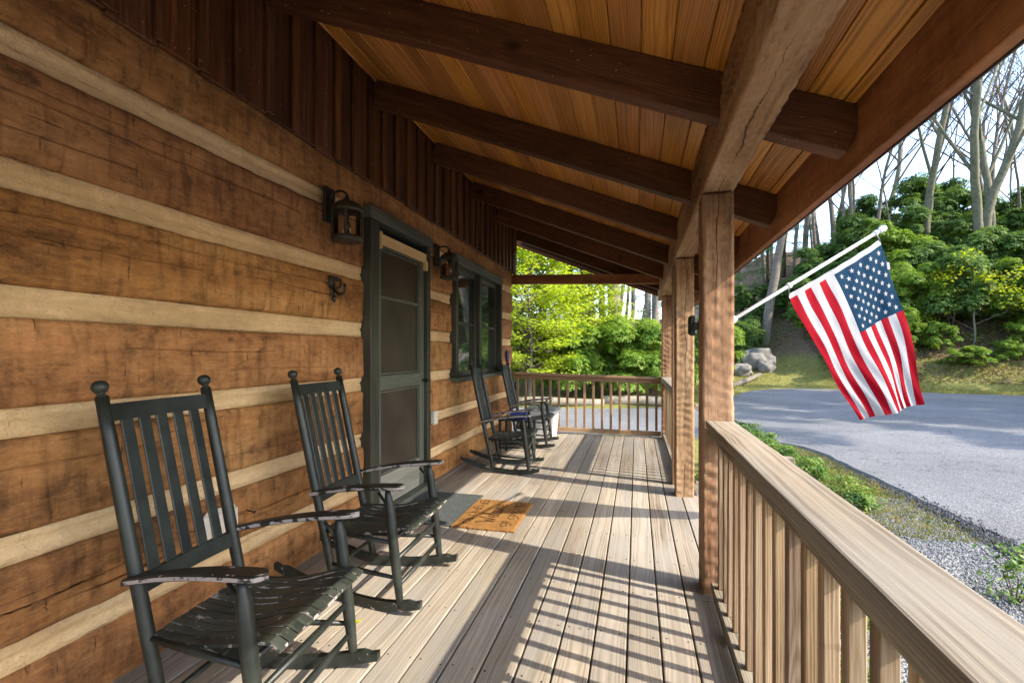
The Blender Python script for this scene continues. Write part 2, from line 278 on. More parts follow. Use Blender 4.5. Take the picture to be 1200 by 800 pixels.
# soil / lawn / litter by place
m, n, o = newmat('ground_soil'); p, rnd, raw = coords(n)
a = noise(n, p, 0.55, 5); b_ = noise(n, p, 9, 5, 0.7); d_ = noise(n, p, 60, 3)
lawn = ramp(n, b_, [(0.3, (0.09, 0.10, 0.025)), (0.55, (0.20, 0.19, 0.055)), (0.75, (0.31, 0.22, 0.08))])
lit = ramp(n, b_, [(0.3, (0.075, 0.05, 0.03)), (0.6, (0.19, 0.13, 0.085)), (0.8, (0.30, 0.235, 0.175))])
sx = n.nodes.new('ShaderNodeSeparateXYZ'); L(n, raw, sx.inputs[0])
hi = mth(n, 'ADD', mth(n, 'MULTIPLY', mth(n, 'ADD', sx.outputs[2], -0.5), 0.9), mth(n, 'SUBTRACT', a, 0.5))
c = mixc(n, ramp(n, hi, [(0.35, g1(0)), (0.75, g1(1))]), lawn, lit)
principled(n, o, c, 0.95, mth(n, 'ADD', b_, mth(n, 'MULTIPLY', d_, 0.5)), 0.35, 0.02, 0.15); M['ground'] = m
m, n, o = newmat('gravel_bed'); p, rnd, raw = coords(n)
vo = nd(n, 'ShaderNodeTexVoronoi', ins={'Scale': 55.0}); L(n, p, vo.inputs['Vector'])
c = ramp(n, vo.outputs['Color'], [(0.1, (0.10, 0.10, 0.10)), (0.5, (0.20, 0.205, 0.20)), (0.9, (0.32, 0.32, 0.31))])
principled(n, o, c, 0.9, mth(n, 'SUBTRACT', 1.0, vo.outputs['Distance']), 1.0, 0.02, 0.2); M['gravelbed'] = m

# ------------------------------------------------------------------ object helpers
WM = {}
def wmat(o): return WM.get(o.name, Matrix.Identity(4))
def tag(o, label, cat=None, group=None, kind=None):
    o['label'] = label
    if cat: o['category'] = cat
    if group: o['group'] = group
    if kind: o['kind'] = kind
    return o
def empty(name, loc=(0, 0, 0), rz=0.0):
    o = bpy.data.objects.new(name, None); col.objects.link(o); o.empty_display_size = 0.2
    o.location = loc; o.rotation_euler = (0, 0, rz); WM[o.name] = Matrix.Translation(loc) @ Matrix.Rotation(rz, 4, 'Z'); return o
def link(name, me, mat=None, parent=None, mw=None):
    """mw: world matrix"""
    o = bpy.data.objects.new(name, me); col.objects.link(o)
    if mat is not None and len(me.materials) == 0: me.materials.append(M[mat] if isinstance(mat, str) else mat)
    mw = mw if mw is not None else Matrix.Identity(4)
    WM[o.name] = mw.copy()
    if parent is not None:
        o.parent = parent; o.matrix_basis = wmat(parent).inverted() @ mw
    else: o.matrix_basis = mw
    return o
def pydata(name, v, f, smooth=False):
    me = bpy.data.meshes.new(name); me.from_pydata([tuple(x) for x in v], [], [tuple(x) for x in f]); me.update()
    if smooth:
        me.polygons.foreach_set('use_smooth', [True] * len(me.polygons))
    return me
_cache = {}
def boxmesh(w, l, h, bev=0.004, seg=1, matkey=''):
    k = (round(w, 4), round(l, 4), round(h, 4), bev, seg, matkey)
    if k in _cache: return _cache[k]
    bm = bmesh.new(); bmesh.ops.create_cube(bm, size=1.0)
    bmesh.ops.scale(bm, vec=(w, l, h), verts=bm.verts)
    if bev: bmesh.ops.bevel(bm, geom=list(bm.edges), offset=bev, segments=seg, affect='EDGES', profile=0.5)
    me = bpy.data.meshes.new('board'); bm.to_mesh(me); bm.free(); _cache[k] = me; return me
def axes(p, q, up=(0, 0, 1)):
    p, q = Vector(p), Vector(q); y = (q - p).normalized(); u = Vector(up)
    x = y.cross(u)
    if x.length < 1e-4: x = y.cross(Vector((1, 0, 0)))
    x.normalize(); z = x.cross(y)
    m = Matrix((x, y, z)).transposed().to_4x4(); m.translation = (p + q) / 2; return m
def plank(name, p, q, w, h, mat, parent=None, bev=0.004, up=(0, 0, 1), seg=1):
    l = (Vector(q) - Vector(p)).length
    return link(name, boxmesh(w, l, h, bev, seg, mat), mat, parent, axes(p, q, up))
def boxo(name, lo, hi, mat, parent=None, bev=0.003, axis='Y'):
    """axis aligned box whose grain runs along axis"""
    lo, hi = Vector(lo), Vector(hi); c = (lo + hi) / 2; s = hi - lo
    if axis == 'Y': return plank(name, (c.x, lo.y, c.z), (c.x, hi.y, c.z), s.x, s.z, mat, parent, bev)
    if axis == 'Z': return plank(name, (c.x, c.y, lo.z), (c.x, c.y, hi.z), s.x if False else s.y, s.x, mat, parent, bev, up=(1, 0, 0))
    return plank(name, (lo.x, c.y, c.z), (hi.x, c.y, c.z), s.y, s.z, mat, parent, bev)
def tube_geo(pts, rad, sides=8, cap=True):
    pts = [Vector(p) for p in pts]; V = []; F = []
    n_ = len(pts); t0 = (pts[1] - pts[0]).normalized()
    a = t0.orthogonal().normalized()
    for i, p in enumerate(pts):
        t = (pts[min(i + 1, n_ - 1)] - pts[max(i - 1, 0)]).normalized()
        a = (a - t * a.dot(t))
        if a.length < 1e-5: a = t.orthogonal()
        a.normalize(); b = t.cross(a)
        r = rad[i] if hasattr(rad, '__len__') else rad
        for k in range(sides):
            an = 2 * math.pi * k / sides; V.append(p + (a * math.cos(an) + b * math.sin(an)) * r)
    for i in range(n_ - 1):
        for k in range(sides):
            k2 = (k + 1) % sides; F.append((i * sides + k, i * sides + k2, (i + 1) * sides + k2, (i + 1) * sides + k))
    if cap:
        F.append(tuple(range(sides - 1, -1, -1))); F.append(tuple((n_ - 1) * sides + k for k in range(sides)))
    return V, F
def tube(name, pts, rad, mat, parent=None, sides=10, mw=None):
    V, F = tube_geo(pts, rad, sides); return link(name, pydata(name, V, F, True), mat, parent, mw)
def lathe_geo(prof, sides=20, c=(0, 0, 0)):
    V, F = [], []
    for r, z in prof:
        for k in range(sides):
            an = 2 * math.pi * k / sides; V.append((c[0] + r * math.cos(an), c[1] + r * math.sin(an), c[2] + z))
    for i in range(len(prof) - 1):
        for k in range(sides):
            k2 = (k + 1) % sides; F.append((i * sides + k, i * sides + k2, (i + 1) * sides + k2, (i + 1) * sides + k))
    F.append(tuple(range(sides - 1, -1, -1))); F.append(tuple((len(prof) - 1) * sides + k for k in range(sides)))
    return V, F
def lathe(name, prof, mat, parent=None, c=(0, 0, 0), sides=20):
    V, F = lathe_geo(prof, sides, c); return link(name, pydata(name, V, F, True), mat, parent)
def merge(parts):
    V, F = [], []
    for v, f in parts:
        b = len(V); V += [tuple(x) for x in v]; F += [tuple(i + b for i in t) for t in f]
    return V, F
def copytree(o, parent=None):
    c = o.copy(); col.objects.link(c)
    if parent is not None: c.parent = parent; c.matrix_parent_inverse = o.matrix_parent_inverse
    for ch in [x for x in bpy.data.objects if x.parent == o]: copytree(ch, c)
    return c
def dup(root, loc, rz, label, scale=None):
    c = copytree(root); c.location = loc; c.rotation_euler = (0, 0, rz)
    if scale: c.scale = scale
    c['label'] = label; return c

# ------------------------------------------------------------------ terrain
EX = [-60, -3, 0, 2, 3.5, 5, 8, 15, 30, 60]; EY = [14.8, 14.8, 15.4, 17, 20.5, 24, 25.6, 23.4, 21.5, 20]
def ss(a, b, x):
    t = np.clip((x - a) / (b - a), 0, 1); return t * t * (3 - 2 * t)
def gz(x, y):
    e = np.interp(x, EX, EY); d = np.maximum(y - e, 0.0)
    st = 0.08 * np.minimum(d, 2) + 0.5 * np.maximum(0, np.minimum(d, 22) - 1.5) * ss(0, 3, d)
    ge = 0.05 * d + 0.14 * np.maximum(0, np.minimum(d, 25) - 2)
    wg = ss(5, 11, x)
    return -0.45 + wg * st + (1 - wg) * ge
def gzf(x, y): return float(gz(np.array(x, float), np.array(y, float)))
def grid_sheet(name, xs, ys, zf, mat):
    X, Y = np.meshgrid(xs, ys); Z = zf(X, Y); nx, ny = len(xs), len(ys)
    V = np.stack([X.ravel(), Y.ravel(), Z.ravel()], 1)
    i = np.arange(nx * ny).reshape(ny, nx)
    F = np.stack([i[:-1, :-1].ravel(), i[:-1, 1:].ravel(), i[1:, 1:].ravel(), i[1:, :-1].ravel()], 1)
    return link(name, pydata(name, V.tolist(), F.tolist(), True), mat)
def bumpy(X, Y):
    Z = gz(X, Y); return Z + 0.05 * np.sin(X * 1.7 + Y * 0.6) * np.sin(Y * 1.3) * (Z > -0.44)
xs = np.unique(np.concatenate([np.linspace(-900, -40, 12), np.linspace(-40, 60, 201), np.linspace(60, 900, 12)]))
ys = np.unique(np.concatenate([np.linspace(-900, -20, 10), np.linspace(-20, 70, 181), np.linspace(70, 900, 12)]))
g_ = grid_sheet('ground', xs, ys, bumpy, 'ground'); g_['kind'] = 'structure'
# driveway: asphalt sheet with a rounded shoulder
near = [(3.3, -30), (3.3, 0), (3.25, 4), (3.2, 5.1), (3.15, 6.2), (3.05, 8), (2.85, 9.6), (1.6, 10.4), (-2, 10.5), (-12, 10.3), (-30, 10.2)]
far = [(60, -30), (60, 19.6), (30, 21.1), (15, 23.0), (8, 25.1), (5.2, 23.6), (3.6, 20.1), (2.1, 16.8), (0.2, 15.1), (-3, 14.4), (-12, 14.3), (-30, 14.3)]
bm = bmesh.new(); poly = near + far[::-1]
def catmull(P, k=6):
    out = []
    for i in range(len(P) - 1):
        p0, p1, p2, p3 = P[max(i - 1, 0)], P[i], P[i + 1], P[min(i + 2, len(P) - 1)]
        for j in range(k):
            t = j / k; out.append(tuple(0.5 * ((2 * p1[a]) + (-p0[a] + p2[a]) * t + (2 * p0[a] - 5 * p1[a] + 4 * p2[a] - p3[a]) * t * t + (-p0[a] + 3 * p1[a] - 3 * p2[a] + p3[a]) * t ** 3) for a in range(2)))
    return out + [P[-1]]
pl = catmull(near) + catmull(far)[::-1]
pl = [(x + 0.02 * math.sin(9 * y + 3 * x), y + 0.02 * math.sin(8 * x + 2 * y)) for x, y in pl]
top = [bm.verts.new((x, y, -0.385)) for x, y in pl]
cxy = Vector((12, 8, 0))
low = []
for i, (x, y) in enumerate(pl):
    a, b = Vector(pl[i - 1]), Vector(pl[(i + 1) % len(pl)]); t = (b - a).normalized(); nn = Vector((t.y, -t.x))
    low.append(nn)
ar = sum(pl[i][0] * pl[(i + 1) % len(pl)][1] - pl[(i + 1) % len(pl)][0] * pl[i][1] for i in range(len(pl)))
sg = 1 if ar > 0 else -1
lv = [bm.verts.new((x + sg * nn.x * 0.10, y + sg * nn.y * 0.10, -0.50)) for (x, y), nn in zip(pl, low)]
for t3 in tessellate_polygon([[Vector((x, y, 0)) for x, y in pl]]):
    a3, b3, c3 = [Vector(pl[q]) for q in t3]; cr = (b3 - a3).cross(c3 - a3)
    if abs(cr) > 1e-7: bm.faces.new([top[q] for q in (t3 if cr > 0 else t3[::-1])])
for i in range(len(pl)):
    j = (i + 1) % len(pl); bm.faces.new((top[i], lv[i], lv[j], top[j]) if sg > 0 else (top[j], lv[j], lv[i], top[i]))
me = bpy.data.meshes.new('driveway'); bm.to_mesh(me); bm.free()
dr = link('driveway', me, 'asphalt'); dr['kind'] = 'structure'
gb = grid_sheet('gravel_path', np.linspace(0.7, 3.3, 14), np.linspace(-12, 6.6, 40), lambda X, Y: -0.435 + 0 * X + 0.008 * np.sin(9 * X + 5 * Y), 'gravelbed'); gb['kind'] = 'structure'

# ------------------------------------------------------------------ porch deck
XW = -1.96; Y0, Y1 = -1.9, 7.72
deck = empty('porch_deck', (0, 0, 0)); tag(deck, 'weathered grey timber porch deck of long boards', kind='structure')
gap0 = -0.04; pitch = 0.1425
k = 0; bw = pitch - 0.0075
for k in range(-14, 4):
    xc = gap0 + pitch * (k + 0.5)
    x_lo, x_hi = xc - bw / 2, xc + bw / 2
    if x_hi < XW: continue
    rr = random.Random(100 + k); cuts = [Y0, rr.choice([1.2, 3.1, 2.2, 4.6]) if k % 2 else rr.choice([5.2, 6.1, -0.5]), Y1]
    if k in (3, 2, 1, 0): cuts = [Y0, Y1] if k % 2 else [Y0, 2.62 + 0.02 * k, Y1]
    for a, b in zip(cuts[:-1], cuts[1:]):
        plank('deck_board', (xc, a + 0.002, -0.019), (xc, b - 0.002, -0.019 + rr.uniform(-0.0015, 0.0015)), bw, 0.038, 'deck', deck, 0.005, seg=2)
for y in np.arange(Y0 + 0.1, Y1, 0.405):
    plank('joist', (XW, y, -0.14), (0.46, y, -0.14), 0.045, 0.19, 'endrail', deck)
plank('rim_board', (0.50, Y0, -0.14), (0.50, Y1, -0.14), 0.04, 0.2, 'rail', deck)
plank('rim_board', (XW, Y1 - 0.02, -0.14), (0.52, Y1 - 0.02, -0.14), 0.04, 0.2, 'rail', deck)
# nails
nm = pydata('nail_head', *lathe_geo([(0.0045, 0.0), (0.0045, 0.0012), (0.003, 0.002)], 6))
for k in range(-13, 4):
    for y in np.arange(Y0 + 0.1, Y1, 0.405):
        if y < 1.0: continue
        for dx in (-0.045, 0.045):
            if y < 4.2: link('nail_head', nm, 'iron', deck, Matrix.Translation((gap0 + pitch * (k + 0.5) + dx + random.uniform(-.006, .006), y + random.uniform(-.01, .01), 0.0)))
steps = empty('porch_steps', (0.9, 3.7, -0.45)); tag(steps, 'timber steps down from the porch opening between the two posts', 'steps')
for i, (x, z) in enumerate(((0.68, -0.19), (0.95, -0.33))):
    plank('tread', (x, 2.9, z), (x, 4.45, z), 0.28, 0.04, 'deck', steps)
for y in (2.95, 4.4): plank('stringer', (0.53, y, -0.22), (1.15, y, -0.44), 0.04, 0.18, 'rail', steps)

# ------------------------------------------------------------------ log wall of the cabin
cabin = empty('log_cabin', (XW, 3, 0)); tag(cabin, 'log cabin wall with cream chinking and dark board gable', 'building')
def hewn_slab(y0, y1, z0, z1, seed, cracks=0):
    rr = random.Random(seed); ny = max(4, int((y1 - y0) / 0.022)); zz = set(np.linspace(z0, z1, 19).round(4))
    ck = []
    for c_ in range(cracks):
        zc = rr.uniform(z0 + 0.05, z1 - 0.05); a = rr.uniform(y0, y1); ck.append((zc, a, a + rr.uniform(0.6, 2.2)))
        zz |= {round(zc - 0.004, 4), round(zc, 4), round(zc + 0.004, 4)}
    zz = sorted(zz); ys_ = np.linspace(y0, y1, ny); V = []
    for i, y in enumerate(ys_):
        e0 = 0.010 * mnoise.noise((y * 1.1, seed, 0)) + 0.006 * mnoise.noise((y * 6, seed, 3)); e1 = 0.010 * mnoise.noise((y * 1.2, seed, 9)) + 0.006 * mnoise.noise((y * 7, seed, 13))
        for z in zz:
            t = (z - z0) / (z1 - z0); zq = z + e0 * (1 - t) + e1 * t
            tt = (y / 0.09 + 1.3 * mnoise.noise((y * 1.7, z * 4, seed)) + 0.8 * mnoise.noise((z * 9, seed, 2))) % 1.0; d = 0.012 * mnoise.noise((y * 1.3, z * 3, seed)) + 0.006 * mnoise.noise((y * 14, z * 5, seed + 5)) + 0.004 * mnoise.noise((y * 40, z * 20, seed + 2)) - 0.006 * tt ** 2 * max(0, 0.5 + mnoise.noise((y * 2.2, z * 6, seed + 7)))
            edge = min(t, 1 - t) * (z1 - z0)
            if edge < 0.02: d -= 0.012 * (1 - edge / 0.02)
            for zc, a, b in ck:
                if a < y < b:
                    if abs(z - zc) < 0.001: d -= 0.018
                    zq += 0.006 * math.sin(y * 5 + zc * 40) * (1 if abs(z - zc) < 0.006 else 0)
            V.append((XW + d, y, zq))
    nz = len(zz); F = [(i * nz + j, (i + 1) * nz + j, (i + 1) * nz + j + 1, i * nz + j + 1) for i in range(ny - 1) for j in range(nz - 1)]
    # back box
    b = len(V)
    for y in (ys_[0], ys_[-1]):
        for z in (zz[0], zz[-1]): V.append((XW - 0.17, y, z))
    A0, A1, B0, B1 = b, b + 1, b + 2, b + 3; lst = (ny - 1) * nz
    F.append(tuple([A0] + list(range(0, nz)) + [A1])); F.append(tuple([B1] + list(range(lst + nz - 1, lst - 1, -1)) + [B0]))
    F.append(tuple([A1] + [i * nz + nz - 1 for i in range(ny)] + [B1])); F.append(tuple([B0] + [i * nz for i in range(ny - 1, -1, -1)] + [A0]))
    me = pydata('log', V, F, True); return me
def chink(y0, y1, z0, z1, seed):
    ny = max(4, int((y1 - y0) / 0.06)); V = []; prof = [(0.0, -0.07), (0.135, -0.06), (0.17, -0.022), (0.45, -0.027), (0.54, -0.036), (0.60, -0.024), (0.83, -0.018), (0.87, -0.06), (1.0, -0.07)]
    for i in range(ny):
        y = y0 + (y1 - y0) * i / (ny - 1)
        for t, d in prof:
            zq = z0 - 0.02 + (z1 - z0 + 0.04) * (t + (0.10 * mnoise.noise((y * 0.9, seed, t)) if 0.3 < t < 0.7 else 0))
            V.append((XW + d + 0.004 * mnoise.noise((y * 5, t * 4, seed)), y, zq))
    k = len(prof); F = [(i * k + j, (i + 1) * k + j, (i + 1) * k + j + 1, i * k + j + 1) for i in range(ny - 1) for j in range(k - 1)]
    return pydata('chinking', V, F, True)
YE = 7.62
bands = [(0.22, 0.324), (0.574, 0.677), (0.986, 1.09), (1.383, 1.497), (1.80, 1.909), (2.23, 2.338)]
logs = [(-0.3, 0.22), (0.324, 0.574), (0.677, 0.986), (1.09, 1.383), (1.497, 1.80), (1.909, 2.23), (2.338, 2.585)]
DOOR = (3.2, 4.29, 2.35); WIN = (4.97, 6.83, 0.95, 2.36)
def spans(z0, z1):
    s = [(-1.9, DOOR[0] + 0.02)] if z0 < 2.3 else []
    if z0 >= 2.3: return [(-1.9, YE)]
    if z1 > WIN[2] + 0.04 : return s + [(DOOR[1] - 0.02, WIN[0] + 0.02), (WIN[1] - 0.02, YE)]
    return s + [(DOOR[1] - 0.02, YE)]
for i, (a, b) in enumerate(logs):
    for j, (y0, y1) in enumerate(spans(a, b)):
        link('log', hewn_slab(y0, y1, a, b, 10 * i + j + 1, cracks=(4 if y1 - y0 > 2 else 1)), 'log', cabin)
for i, (a, b) in enumerate(bands):
    for j, (y0, y1) in enumerate(spans(a, b)):
        link('chinking', chink(y0, y1, a, b, 3.1 * i + j), 'chink', cabin)
boxo('light_block_wall', (XW - 0.30, -1.9, -0.45), (XW - 0.20, YE, 3.6), 'dark', cabin)  # unseen dark backing, added to stop light leaking through the log wall
boxo('end_wall', (XW - 5.5, YE - 0.12, -0.45), (XW - 0.172, YE - 0.004, 2.6), 'log', cabin, axis='X')
# board and batten gable above the logs
P = 0.40
def zraf(x): return 2.235 + P * (0.33 - x)      # underside of the rafters
XS = -1.93
wdt = 0.205; y = -1.9; i = 0
while y < YE - 0.02:
    w2 = min(wdt, YE - y); rr = random.Random(i + 40)
    o = boxo('siding_board', (XS - 0.025, y + 0.004, 2.56 - rr.uniform(0, 0.015)), (XS + rr.uniform(-.003, .003), y + w2 - 0.004, 3.36), 'siding', cabin, 0.003, 'Z')
    boxo('batten', (XS + 0.0035, y - 0.028, 2.565 - rr.uniform(0, 0.012)), (XS + 0.024, y + 0.028, 3.35), 'siding', cabin, 0.003, 'Z')
    y += wdt; i += 1
boxo('batten', (XS + 0.0035, YE - 0.05, 2.5), (XS + 0.03, YE + 0.06, 3.3), 'siding', cabin, 0.003, 'Z')
boxo('corner_board', (XS - 0.12, YE + 0.02, 2.75), (XS + 0.0, YE + 0.20, 3.3), 'siding', cabin, 0.003, 'Z')

# --- screen door
dy0, dy1, dz1 = DOOR
door = empty('screen_door', (XW, 3.7, 0)); door.parent = cabin; door.matrix_basis = wmat(cabin).inverted() @ wmat(door)
tag(door, 'dark green screen door with two screen panels')
fx = XW + 0.062
boxo('casing', (XW - 0.14, dy0, 0), (fx, dy0 + 0.12, 2.27), 'door', door, 0.004, 'Z')
boxo('casing', (XW - 0.14, dy1 - 0.075, 0), (fx - 0.01, dy1, 2.27), 'door', door, 0.004, 'Z')
boxo('head_casing', (XW - 0.14, dy0 - 0.01, 2.272), (fx + 0.012, dy1 + 0.012, 2.365), 'trim', door, 0.006)
boxo('threshold', (XW - 0.14, dy0 + 0.01, 0.002), (XW + 0.09, dy1 - 0.01, 0.045), 'trim', door)
lx0, lx1 = XW - 0.015, XW + 0.02
ly0, ly1 = dy0 + 0.125, dy1 - 0.08
boxo('stile', (lx0, ly0, 0.05), (lx1, ly0 + 0.09, 2.19), 'trim', door, 0.004, 'Z')
boxo('stile', (lx0, ly1 - 0.09, 0.05), (lx1, ly1, 2.19), 'trim', door, 0.004, 'Z')
for z0, z1, nme in ((2.10, 2.19, 'top_rail'), (0.975, 1.09, 'middle_rail'), (0.05, 0.30, 'bottom_rail')):
    boxo(nme, (lx0, ly0 + 0.092, z0), (lx1 - 0.002, ly1 - 0.092, z1), 'kick' if z0 < 0.1 else 'trim', door, 0.004)
for z0, z1 in ((1.092, 2.098), (0.302, 0.973)):
    boxo('screen_panel', (lx0 + 0.004, ly0 + 0.094, z0), (lx0 + 0.012, ly1 - 0.094, z1), 'screen', door, 0.0)
    for a in (ly0 + 0.096, ly1 - 0.112): boxo('screen_bead', (lx0 + 0.013, a, z0 + 0.01), (lx1 - 0.010, a + 0.014, z1 - 0.01), 'trim', door, 0.002, 'Z')
    for a in (z0 + 0.004, z1 - 0.02): boxo('screen_bead', (lx0 + 0.0135, ly0 + 0.112, a), (lx1 - 0.011, ly1 - 0.114, a + 0.014), 'trim', door, 0.002)
boxo('screen_bar', (lx0 + 0.013, ly0 + 0.1, 1.70), (lx1 - 0.012, ly1 - 0.1, 1.725), 'trim', door, 0.003)
# fresh timber closer cover
hd = boxo('header_strip', (lx1 + 0.003, ly0 + 0.03, 2.115), (lx1 + 0.03, ly1 - 0.01, 2.195), 'newwood', door, 0.003); hd['label'] = 'fresh unpainted pine strip across the door top'
boxo('header_block', (lx1 + 0.003, ly0 + 0.005, 2.075), (lx1 + 0.045, ly0 + 0.04, 2.205), 'newwood', door, 0.003, 'Z')
boxo('header_block', (lx1 + 0.003, ly1 - 0.035, 2.04), (lx1 + 0.045, ly1 - 0.005, 2.125), 'newwood', door, 0.003, 'Z')
for z in (0.33, 1.18, 1.93):
    boxo('hinge', (lx1 + 0.002, ly0 - 0.02, z), (lx1 + 0.014, ly0 + 0.035, z + 0.09), 'iron', door, 0.003, 'Z')
V, F = merge([tube_geo([(lx1, ly1 - 0.04, 1.02), (lx1 + 0.05, ly1 - 0.04, 1.02)], 0.009), lathe_geo([(0.002, -0.018), (0.016, -0.012), (0.019, 0), (0.016, 0.012), (0.002, 0.018)], 12, (lx1 + 0.055, ly1 - 0.04, 1.02)),
              tube_geo([(lx1 + 0.05, ly1 - 0.04, 1.02), (lx1 + 0.058, ly1 + 0.03, 1.02)], [0.007, 0.005])])
link('handle', pydata('handle', V, F, True), 'iron', door)
# --- window
wy0, wy1, wz0, wz1 = WIN
win = empty('window', (XW, 5.9, 1.6)); win.parent = cabin; win.matrix_basis = wmat(cabin).inverted() @ wmat(win)
tag(win, 'dark green framed double casement window')
boxo('head_casing', (XW - 0.1, wy0 - 0.01, wz1 - 0.1), (fx, wy1 + 0.01, wz1), 'trim', win, 0.005)
boxo('jamb', (XW - 0.1, wy0, wz0 + 0.05), (fx - 0.006, wy0 + 0.06, wz1 - 0.102), 'door', win, 0.004, 'Z')
boxo('jamb', (XW - 0.1, wy1 - 0.06, wz0 + 0.05), (fx - 0.006, wy1, wz1 - 0.102), 'door', win, 0.004, 'Z')
boxo('sill', (XW - 0.1, wy0 - 0.03, wz0), (fx + 0.03, wy1 + 0.03, wz0 + 0.048), 'trim', win, 0.005)
mid = (wy0 + wy1) / 2
boxo('mullion', (XW - 0.1, mid - 0.04, wz0 + 0.05), (XW + 0.03, mid + 0.04, wz1 - 0.102), 'door', win, 0.004, 'Z')
for a, b in ((wy0 + 0.062, mid - 0.042), (mid + 0.042, wy1 - 0.062)):
    boxo('pane', (XW - 0.055, a + 0.035, wz0 + 0.1), (XW - 0.045, b - 0.035, wz1 - 0.152), 'glass', win, 0.0)
    boxo('sash_stile', (XW - 0.07, a, wz0 + 0.052), (XW - 0.02, a + 0.04, wz1 - 0.104), 'door', win, 0.003, 'Z')
    boxo('sash_stile', (XW - 0.07, b - 0.04, wz0 + 0.052), (XW - 0.02, b, wz1 - 0.104), 'door', win, 0.003, 'Z')
    boxo('sash_rail', (XW - 0.07, a + 0.057, wz0 + 0.052), (XW - 0.022, b - 0.057, wz0 + 0.11), 'door', win, 0.003)
    boxo('sash_rail', (XW - 0.07, a + 0.057, wz1 - 0.16), (XW - 0.022, b - 0.057, wz1 - 0.104), 'trim', win, 0.003)
    boxo('sash_rail', (XW - 0.065, a + 0.057, 1.60), (XW - 0.03, b - 0.057, 1.635), 'door', win, 0.003)
boxo('outlet_cover', (XW + 0.0, 4.40, 0.565), (XW + 0.045, 4.49, 0.70), 'offwhite', cabin, 0.008, 'Z')['label'] = 'small ivory outlet box on the chinking right of the door'
# --- iron hook, ornament, outlet
ho = empty('iron_hook', (XW, 2.805, 1.62)); tag(ho, 'ornate black iron hook on the log wall left of the door', 'hook')
hy = 2.805; hx = XW + 0.012
boxo('back_plate', (hx, hy - 0.018, 1.64), (hx + 0.008, hy + 0.018, 1.78), 'iron', ho, 0.004, 'Z')
for sgn in (-1, 1):
    tube('scroll', [(hx + 0.006, hy + sgn * 0.012, 1.70), (hx + 0.02, hy + sgn * 0.045, 1.705), (hx + 0.022, hy + sgn * 0.064, 1.735), (hx + 0.018, hy + sgn * 0.058, 1.768), (hx + 0.014, hy + sgn * 0.035, 1.77), (hx + 0.014, hy + sgn * 0.034, 1.752)], [0.009, 0.009, 0.008, 0.008, 0.008, 0.012], 'iron', ho)
tube('hook_arm', [(hx + 0.008, hy, 1.69), (hx + 0.05, hy, 1.655), (hx + 0.085, hy, 1.665), (hx + 0.095, hy, 1.70), (hx + 0.088, hy, 1.722)], [0.01, 0.009, 0.008, 0.008, 0.011], 'iron', ho)
V, F = lathe_geo([(0.001, -0.03), (0.014, -0.008), (0.01, 0.008), (0.001, 0.02)], 8, (hx + 0.012, hy, 1.63)); link('leaf_tip', pydata('leaf_tip', V, F, True), 'iron', ho)
ou = empty('outlet_box', (XW, 1.94, 0.36)); tag(ou, 'white rounded weatherproof outlet box low on the log wall behind the nearest chair', 'outlet')
boxo('cover', (XW + 0.006, 1.80, 0.375), (XW + 0.055, 1.99, 0.53), 'offwhite', ou, 0.022)
boxo('hinge_lid', (XW + 0.0555, 1.82, 0.395), (XW + 0.062, 1.97, 0.515), 'offwhite', ou, 0.003)
nl = tube('wall_nail', [(XW + 0.0, 2.09, 0.455), (XW + 0.075, 2.06, 0.46), (XW + 0.076, 2.06, 0.46)], [0.0035, 0.0035, 0.008], 'iron'); tag(nl, 'small black nail sticking out of the log beside the outlet box', 'nail')
bo = empty('wall_ornament', (XW, 7.2, 1.2)); tag(bo, 'small navy blue ornament hanging at the far end of the log wall', 'ornament')
boxo('body', (XW + 0.01, 7.17, 1.16), (XW + 0.05, 7.24, 1.31), 'blue', bo, 0.012, 'Z'); tube('hanger', [(XW + 0.02, 7.205, 1.305), (XW + 0.018, 7.205, 1.34), (XW, 7.205, 1.35)], 0.004, 'iron', bo)

